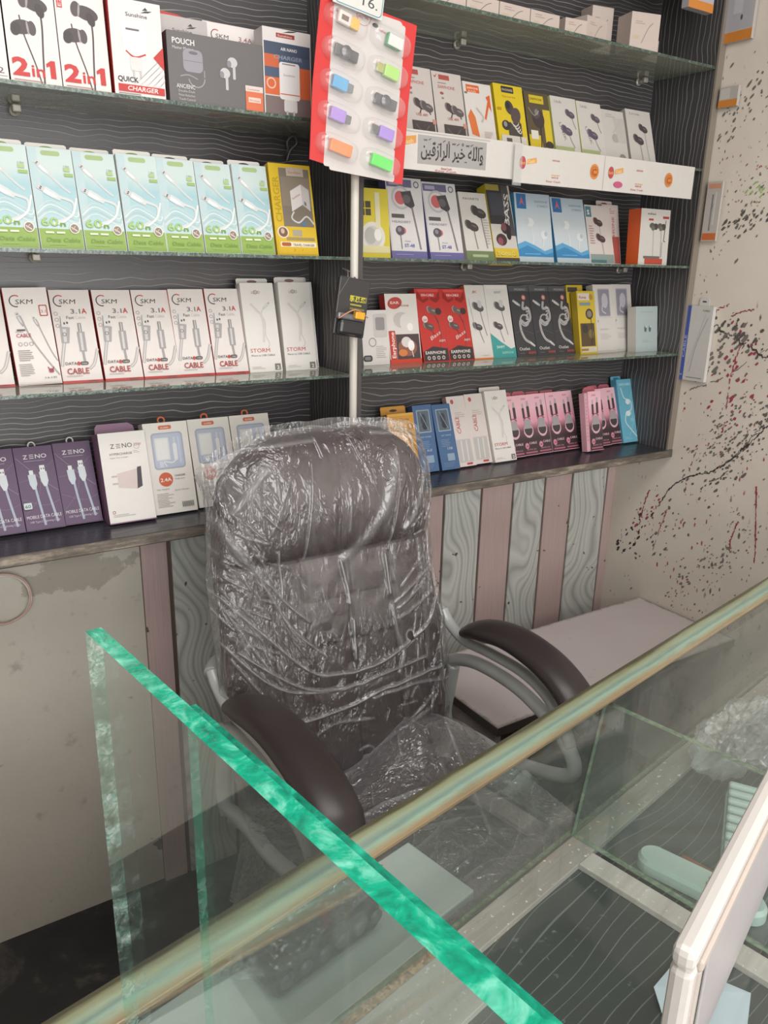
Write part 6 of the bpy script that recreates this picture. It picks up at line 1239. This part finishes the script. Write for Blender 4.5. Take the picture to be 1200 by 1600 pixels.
cb('edge_strip', S0, 0.47, -0.010, 0.012, 0.728, 0.752, M_WHITEL, 0.001)
cb('cross_ledge', 0.690, 0.722, 0.058, TD-0.02, 0.742, 0.751, worn('pale_cross_strip', 'a3a099', 'bab7b0', 'ccc9c2'), 0.001)
cb('rear_glass', S0, S1, 0.0135, 0.0195, 0.752, 0.941, M_TOPGLASS, 0, {'z+': M_EDGE_DIV, 'z-': M_EDGE_DIV})
cb('top_glass', S0, S1, 0.0, TD, 0.942, 0.950, M_TOPGLASS, 0, {'y+': M_EDGE_DIV, 'y-': M_EDGE_DIV})
cb('front_glass', S0, S1, TD-0.012, TD-0.006, 0.742, 0.941, M_TOPGLASS)
# divider pane, leaning slightly, with its polished top edge
def lean_pane(sb, st, t0, t1, z0, z1, th, m, me_, name):
    b = MB(); vs = []
    for (s_, z_) in ((sb, z0), (st, z1)):
        for q in (0, th):
            for t_ in (t0, t1): vs.append((s_+q, -t_, z_-FLOOR))
    # 0 b,t0 1 b,t1 2 b+th,t0 3 b+th,t1 4.. top
    b.add(vs, [(0, 1, 5, 4), (2, 3, 7, 6)], m); b.add(vs, [(4, 5, 7, 6), (0, 1, 3, 2), (0, 2, 6, 4), (1, 3, 7, 5)], me_); return b.build(name, counter)
lean_pane(0.728, 0.775, 0.021, TD-0.014, 0.7515, 0.9405, 0.009, M_DIVGLASS, glass_edge('mint_glass_edge', '4f6656', '6f8670', '93a288', 60), 'divider_glass')
# worn rail along the rear edge of the top, iridescent sheen painted across it
def rail():
    t = NT('worn_rail_painted_sheen', 0.22); x = t.xyz(t.obj()); p = t.obj()
    f_ = t.math('DIVIDE', t.math('MULTIPLY', x[1], -1.0), 0.037); f_ = t.math('ADD', f_, t.math('MULTIPLY', t.math('SUBTRACT', t.noise(t.mapv(p, (6, 60, 1)), 1, 4, 0.6), 0.5), 0.35))
    c = t.ramp(f_, [(0.02, rgb('4f4c3a')), (0.12, rgb('8f9274')), (0.30, rgb('9aa890')), (0.48, rgb('7f9890')), (0.62, rgb('9cb8a6')), (0.80, rgb('a3a084')), (0.92, rgb('a08a6a')), (1.0, rgb('8f846c'))])
    c = t.mix(t.ramp(t.noise(t.mapv(p, (10, 60, 1)), 1, 5, 0.7), [(0.5, (0,)*3), (0.8, (0.55,)*3)]), c, rgb('6f6c5a')); t.base(c); t.bump(t.noise(t.mapv(p, (20, 120, 1)), 1, 3), 0.3, 0.001); return t.m
cb('rear_rail', S0, S1, -0.004, 0.035, 0.9502, 0.955, rail(), 0.0008, {'y+': flat('4b4a3c', 0.4)})
cb('under_rail', S0, S1, -0.002, 0.012, 0.930, 0.9415, flat('6f7262', 0.35), 0.001)

def CW(s_, t_, z_): return Vector((OX+s_*math.cos(RZ)+t_*math.sin(RZ), OY+s_*math.sin(RZ)-t_*math.cos(RZ), z_))
# things lying in the counter
P = on_z(1000, 1338, 0.765); Q = on_z(1150, 1412, 0.765); dv = (Q-P); ang_ = math.atan2(dv.y, dv.x)
rc = empty('remote_control', (P+dv.normalized()*0.075+Vector((0.018, 0.008, 0))).to_tuple(), ang_); rc.location.z = 0.7426; tag(rc, 'long white rounded remote control lying in the right glass compartment', 'remote control')
b = MB(); pts = []
for k in range(24):
    a_ = 2*math.pi*k/24; pts.append((math.copysign(0.060, math.cos(a_))+0.021*math.cos(a_), 0.021*math.sin(a_)))
vs = [(p_[0], p_[1], 0.001) for p_ in pts]+[(p_[0]*1.0, p_[1]*1.0, 0.014) for p_ in pts]+[(p_[0]*0.96, p_[1]*0.86, 0.020) for p_ in pts]
b.add(vs, [tuple(range(24))[::-1], tuple(range(48, 72))]+[(r_*24+k, r_*24+(k+1) % 24, (r_+1)*24+(k+1) % 24, (r_+1)*24+k) for r_ in range(2) for k in range(24)], flat('d3e2dc', 0.25)); b.build('body', rc)
for k, (x_, y_) in enumerate(((0.012, 0.005), (0.012, -0.006), (0.026, 0.0), (0.040, 0.006), (0.040, -0.006))):
    b = MB(); b.lathe([(0.0035, 0.0195), (0.0035, 0.0212), (0.0028, 0.0216)], flat('9fb8ac', 0.3), (x_, y_, 0), 12); b.build('button', rc)
P = on_z(1110, 1380, 0.755); b = MB(); b.box((-0.045, -0.010, 0), (0.045, 0.010, 0.016), flat('9c5a48', 0.4), 0.004); o = b.build('plastic_stick'); o.location = (P.x+0.012, P.y+0.006, 0.7422); o.rotation_euler.z = ang_-0.1; tag(o, 'small rusty red plastic stick beside the white remote control', 'plastic stick')
# ribbed stack of pale plastic trays, with its ribs
P = on_z(1175, 1300, 0.775); ts = empty('ribbed_tray', (P.x+0.05, P.y-0.01, 0.7422), math.radians(32)); tag(ts, 'pale ribbed plastic tray at the right end inside the counter', 'plastic tray')
b = MB(); b.box((-0.08, -0.07, 0), (0.08, 0.07, 0.012), flat('b9ccc6', 0.35), 0.004)
for k in range(8): b.box((-0.078+k*0.0205, -0.068, 0.010), (-0.078+k*0.0205+0.013, 0.068, 0.030), flat('c3d3cd', 0.35), 0.004)
b.build('tray_body', ts)
# crumpled bag
def crumple(name, c, sx_, sy_, sz_, seed, m):
    bm = bmesh.new(); bmesh.ops.create_icosphere(bm, subdivisions=5, radius=1); r = random.Random(seed); dirs = [Vector((r.gauss(0, 1), r.gauss(0, 1), r.gauss(0, 1))).normalized() for _ in range(26)]
    for v_ in bm.verts:
        d_ = max(v_.co.dot(q)*1.0 for q in dirs); d2_ = min(abs(v_.co.dot(q)) for q in dirs[:14]); k_ = 0.80-0.9*(1-abs(d_))+0.16*max(0, 1-d2_*9)+0.10*math.sin(v_.co.x*9+v_.co.y*7)*math.sin(v_.co.z*8)
        co = v_.co*k_; v_.co = Vector((co.x*sx_, co.y*sy_, max(co.z*sz_, -sz_*0.55)))
    me = bpy.data.meshes.new(name); bm.to_mesh(me); bm.free(); me.materials.append(m); o = link(name, me); zmin = min(v_.co.z for v_ in me.vertices); o.location = (c[0], c[1], c[2]-zmin); return o
P = on_z(1165, 1180, 0.80)+Vector((0.03, 0.03, 0)); o = crumple('plastic_bag', (P.x+0.01, P.y, 0.7515), 0.11, 0.06, 0.075, 5, M_FILM2); tag(o, 'crumpled clear plastic bag in the far right of the counter', 'bag')
P = on_z(1062, 1572, 0.742); b = MB(); b.add([(-0.045, -0.05, 0.001), (0.05, -0.05, 0.001), (0.05, 0.03, 0.003), (0.0, 0.045, 0.006), (-0.03, 0.03, 0.004), (-0.045, -0.05, 0), (0.05, -0.05, 0), (0.05, 0.03, 0.002), (0.0, 0.045, 0.005), (-0.03, 0.03, 0.003)], [(0, 1, 2, 3, 4), (9, 8, 7, 6, 5), (0, 5, 6, 1), (1, 6, 7, 2), (2, 7, 8, 3), (3, 8, 9, 4), (4, 9, 5, 0)], flat('c3d3de', 0.5))
o = b.build('paper_slip'); o.location = (P.x+0.012, P.y-0.012, 0.7422); o.rotation_euler.z = 0.5; tag(o, 'pale blue-white slip of paper on the dark counter floor', 'paper')
# pale pull-out tray behind the counter and the dark wrapped case on it
t = NT('pale_green_white_laminate', 0.35); t.base(t.mix(t.noise(t.obj(), 8, 4), rgb('b4c0bb'), rgb('c8d2ce'))); 
cb('pull_out_tray', -0.10, 0.56, -0.13, -0.011, 0.728, 0.742, t.m, 0.002)
kc = empty('wrapped_case', tuple(CW(0.372, -0.083, 0.7422)), RZ); tag(kc, 'dark plastic case with a row of sockets seen through the standing glass', 'case')
b = MB(); b.box((-0.095, -0.036, 0.0), (0.060, 0.036, 0.046), flat('272b2d', 0.35), 0.010); b.build('case_body', kc)
for k in range(6):
    b = MB(); x_ = -0.082+k*0.026; b.lathe([(0.009, -0.039), (0.009, -0.0355), (0.004, -0.035)], flat('4a5254', 0.3), (x_, 0, 0.026), 14, 'y'); b.build('socket', kc)
o = crumple('clear_wrap', (0, 0, 0), 0.125, 0.052, 0.05, 8, M_FILM); o.parent = kc; o.location = (-0.015, 0.005, 0.036)

# ---- thick glass sheets standing across the counter top
ZS = 1.29
A = on_z(133, 987, ZS); B = on_z(793, 1600, ZS); A2 = on_z(160, 973, ZS); B2 = on_z(905, 1600, ZS)
dr = (B-A).normalized(); nrm = Vector((-dr.y, dr.x, 0)); nrm = nrm if nrm.dot(A2-A) > 0 else -nrm
print('SHEET', A, B, 'thick rear', (A2-A).dot(nrm), 'near', (B2-A).dot(nrm), 'skew', (A2-A).dot(dr))
def sheet(name, start, off, th, length, z0, z1, top, side, label):
    b = MB(); r0 = A+dr*start+nrm*off; P0 = [r0, r0+dr*length, r0+dr*length+nrm*th, r0+nrm*th]; o0 = Vector((r0.x, r0.y, z0))
    lo = [Vector((p_.x, p_.y, z0))-o0 for p_ in P0]; hi = [Vector((p_.x, p_.y, z1))-o0 for p_ in P0]; vs = lo+hi
    b.add(vs, [(0, 1, 5, 4), (3, 2, 6, 7)], M_SHEET); b.add(vs, [(4, 5, 6, 7)], top); b.add(vs, [(0, 3, 7, 4), (0, 1, 2, 3), (1, 2, 6, 5)], side)
    o = b.build(name); o.location = o0; tag(o, label, 'glass sheet'); return o
LEN = (B-A).length+0.03
sheet('glass_sheet', 0, 0, 0.0095, LEN, 0.9502, ZS, M_EDGE_NEAR, M_EDGE_PALE, 'thick glass sheet with bright green cut edge standing across the counter')
sheet('glass_sheet', 0.105, 0.0108, 0.0052, LEN-0.105, 0.9502, ZS-0.0045, M_EDGE_MID, M_EDGE_THIN, 'thinner glass sheet standing directly behind the thick green-edged one')

# ---- white-framed pane at the near right
P1 = on_z(1068, 1490, 1.10); P2 = on_z(1200, 1232, 1.10); d2 = (P2-P1).normalized(); fr = empty('framed_pane', (P1.x, P1.y, 0.9502), math.atan2(d2.y, d2.x)); tag(fr, 'white plastic framed milky pane standing on the counter at near right', 'framed pane')
WH = flat('d3cdc9', 0.3); L = 0.42
b = MB(); b.box((0, -0.0075, 0.136), (L, 0.0075, 0.152), WH, 0.005); b.build('top_rail', fr)
b = MB(); b.box((0, -0.0075, 0), (0.016, 0.0075, 0.1365), WH, 0.005); b.build('stile', fr)
b = MB(); b.box((0.016, -0.0095, 0.126), (L, -0.004, 0.1355), flat('c3b6ae', 0.35), 0.002); b.build('bead', fr)
b = MB(); b.box((0.0165, -0.0085, 0.0), (0.024, -0.004, 0.126), flat('bdb3ac', 0.35), 0.002); b.build('bead', fr)
t = NT('milky_acrylic', 0.2); t.base(t.mix(t.noise(t.obj(), 10, 3), rgb('a3a8a4'), rgb('b9bbb6'))); t.b.inputs['Transmission Weight'].default_value = 0.15
b = MB(); b.box((0.016, -0.003, 0.0), (L, 0.003, 0.136), t.m); b.build('pane', fr)
b = MB(); b.box((0.055, -0.0055, 0.0), (L, -0.0032, 0.118), flat('b3aeb0', 0.35), 0.001); b.build('backing_sheet', fr)
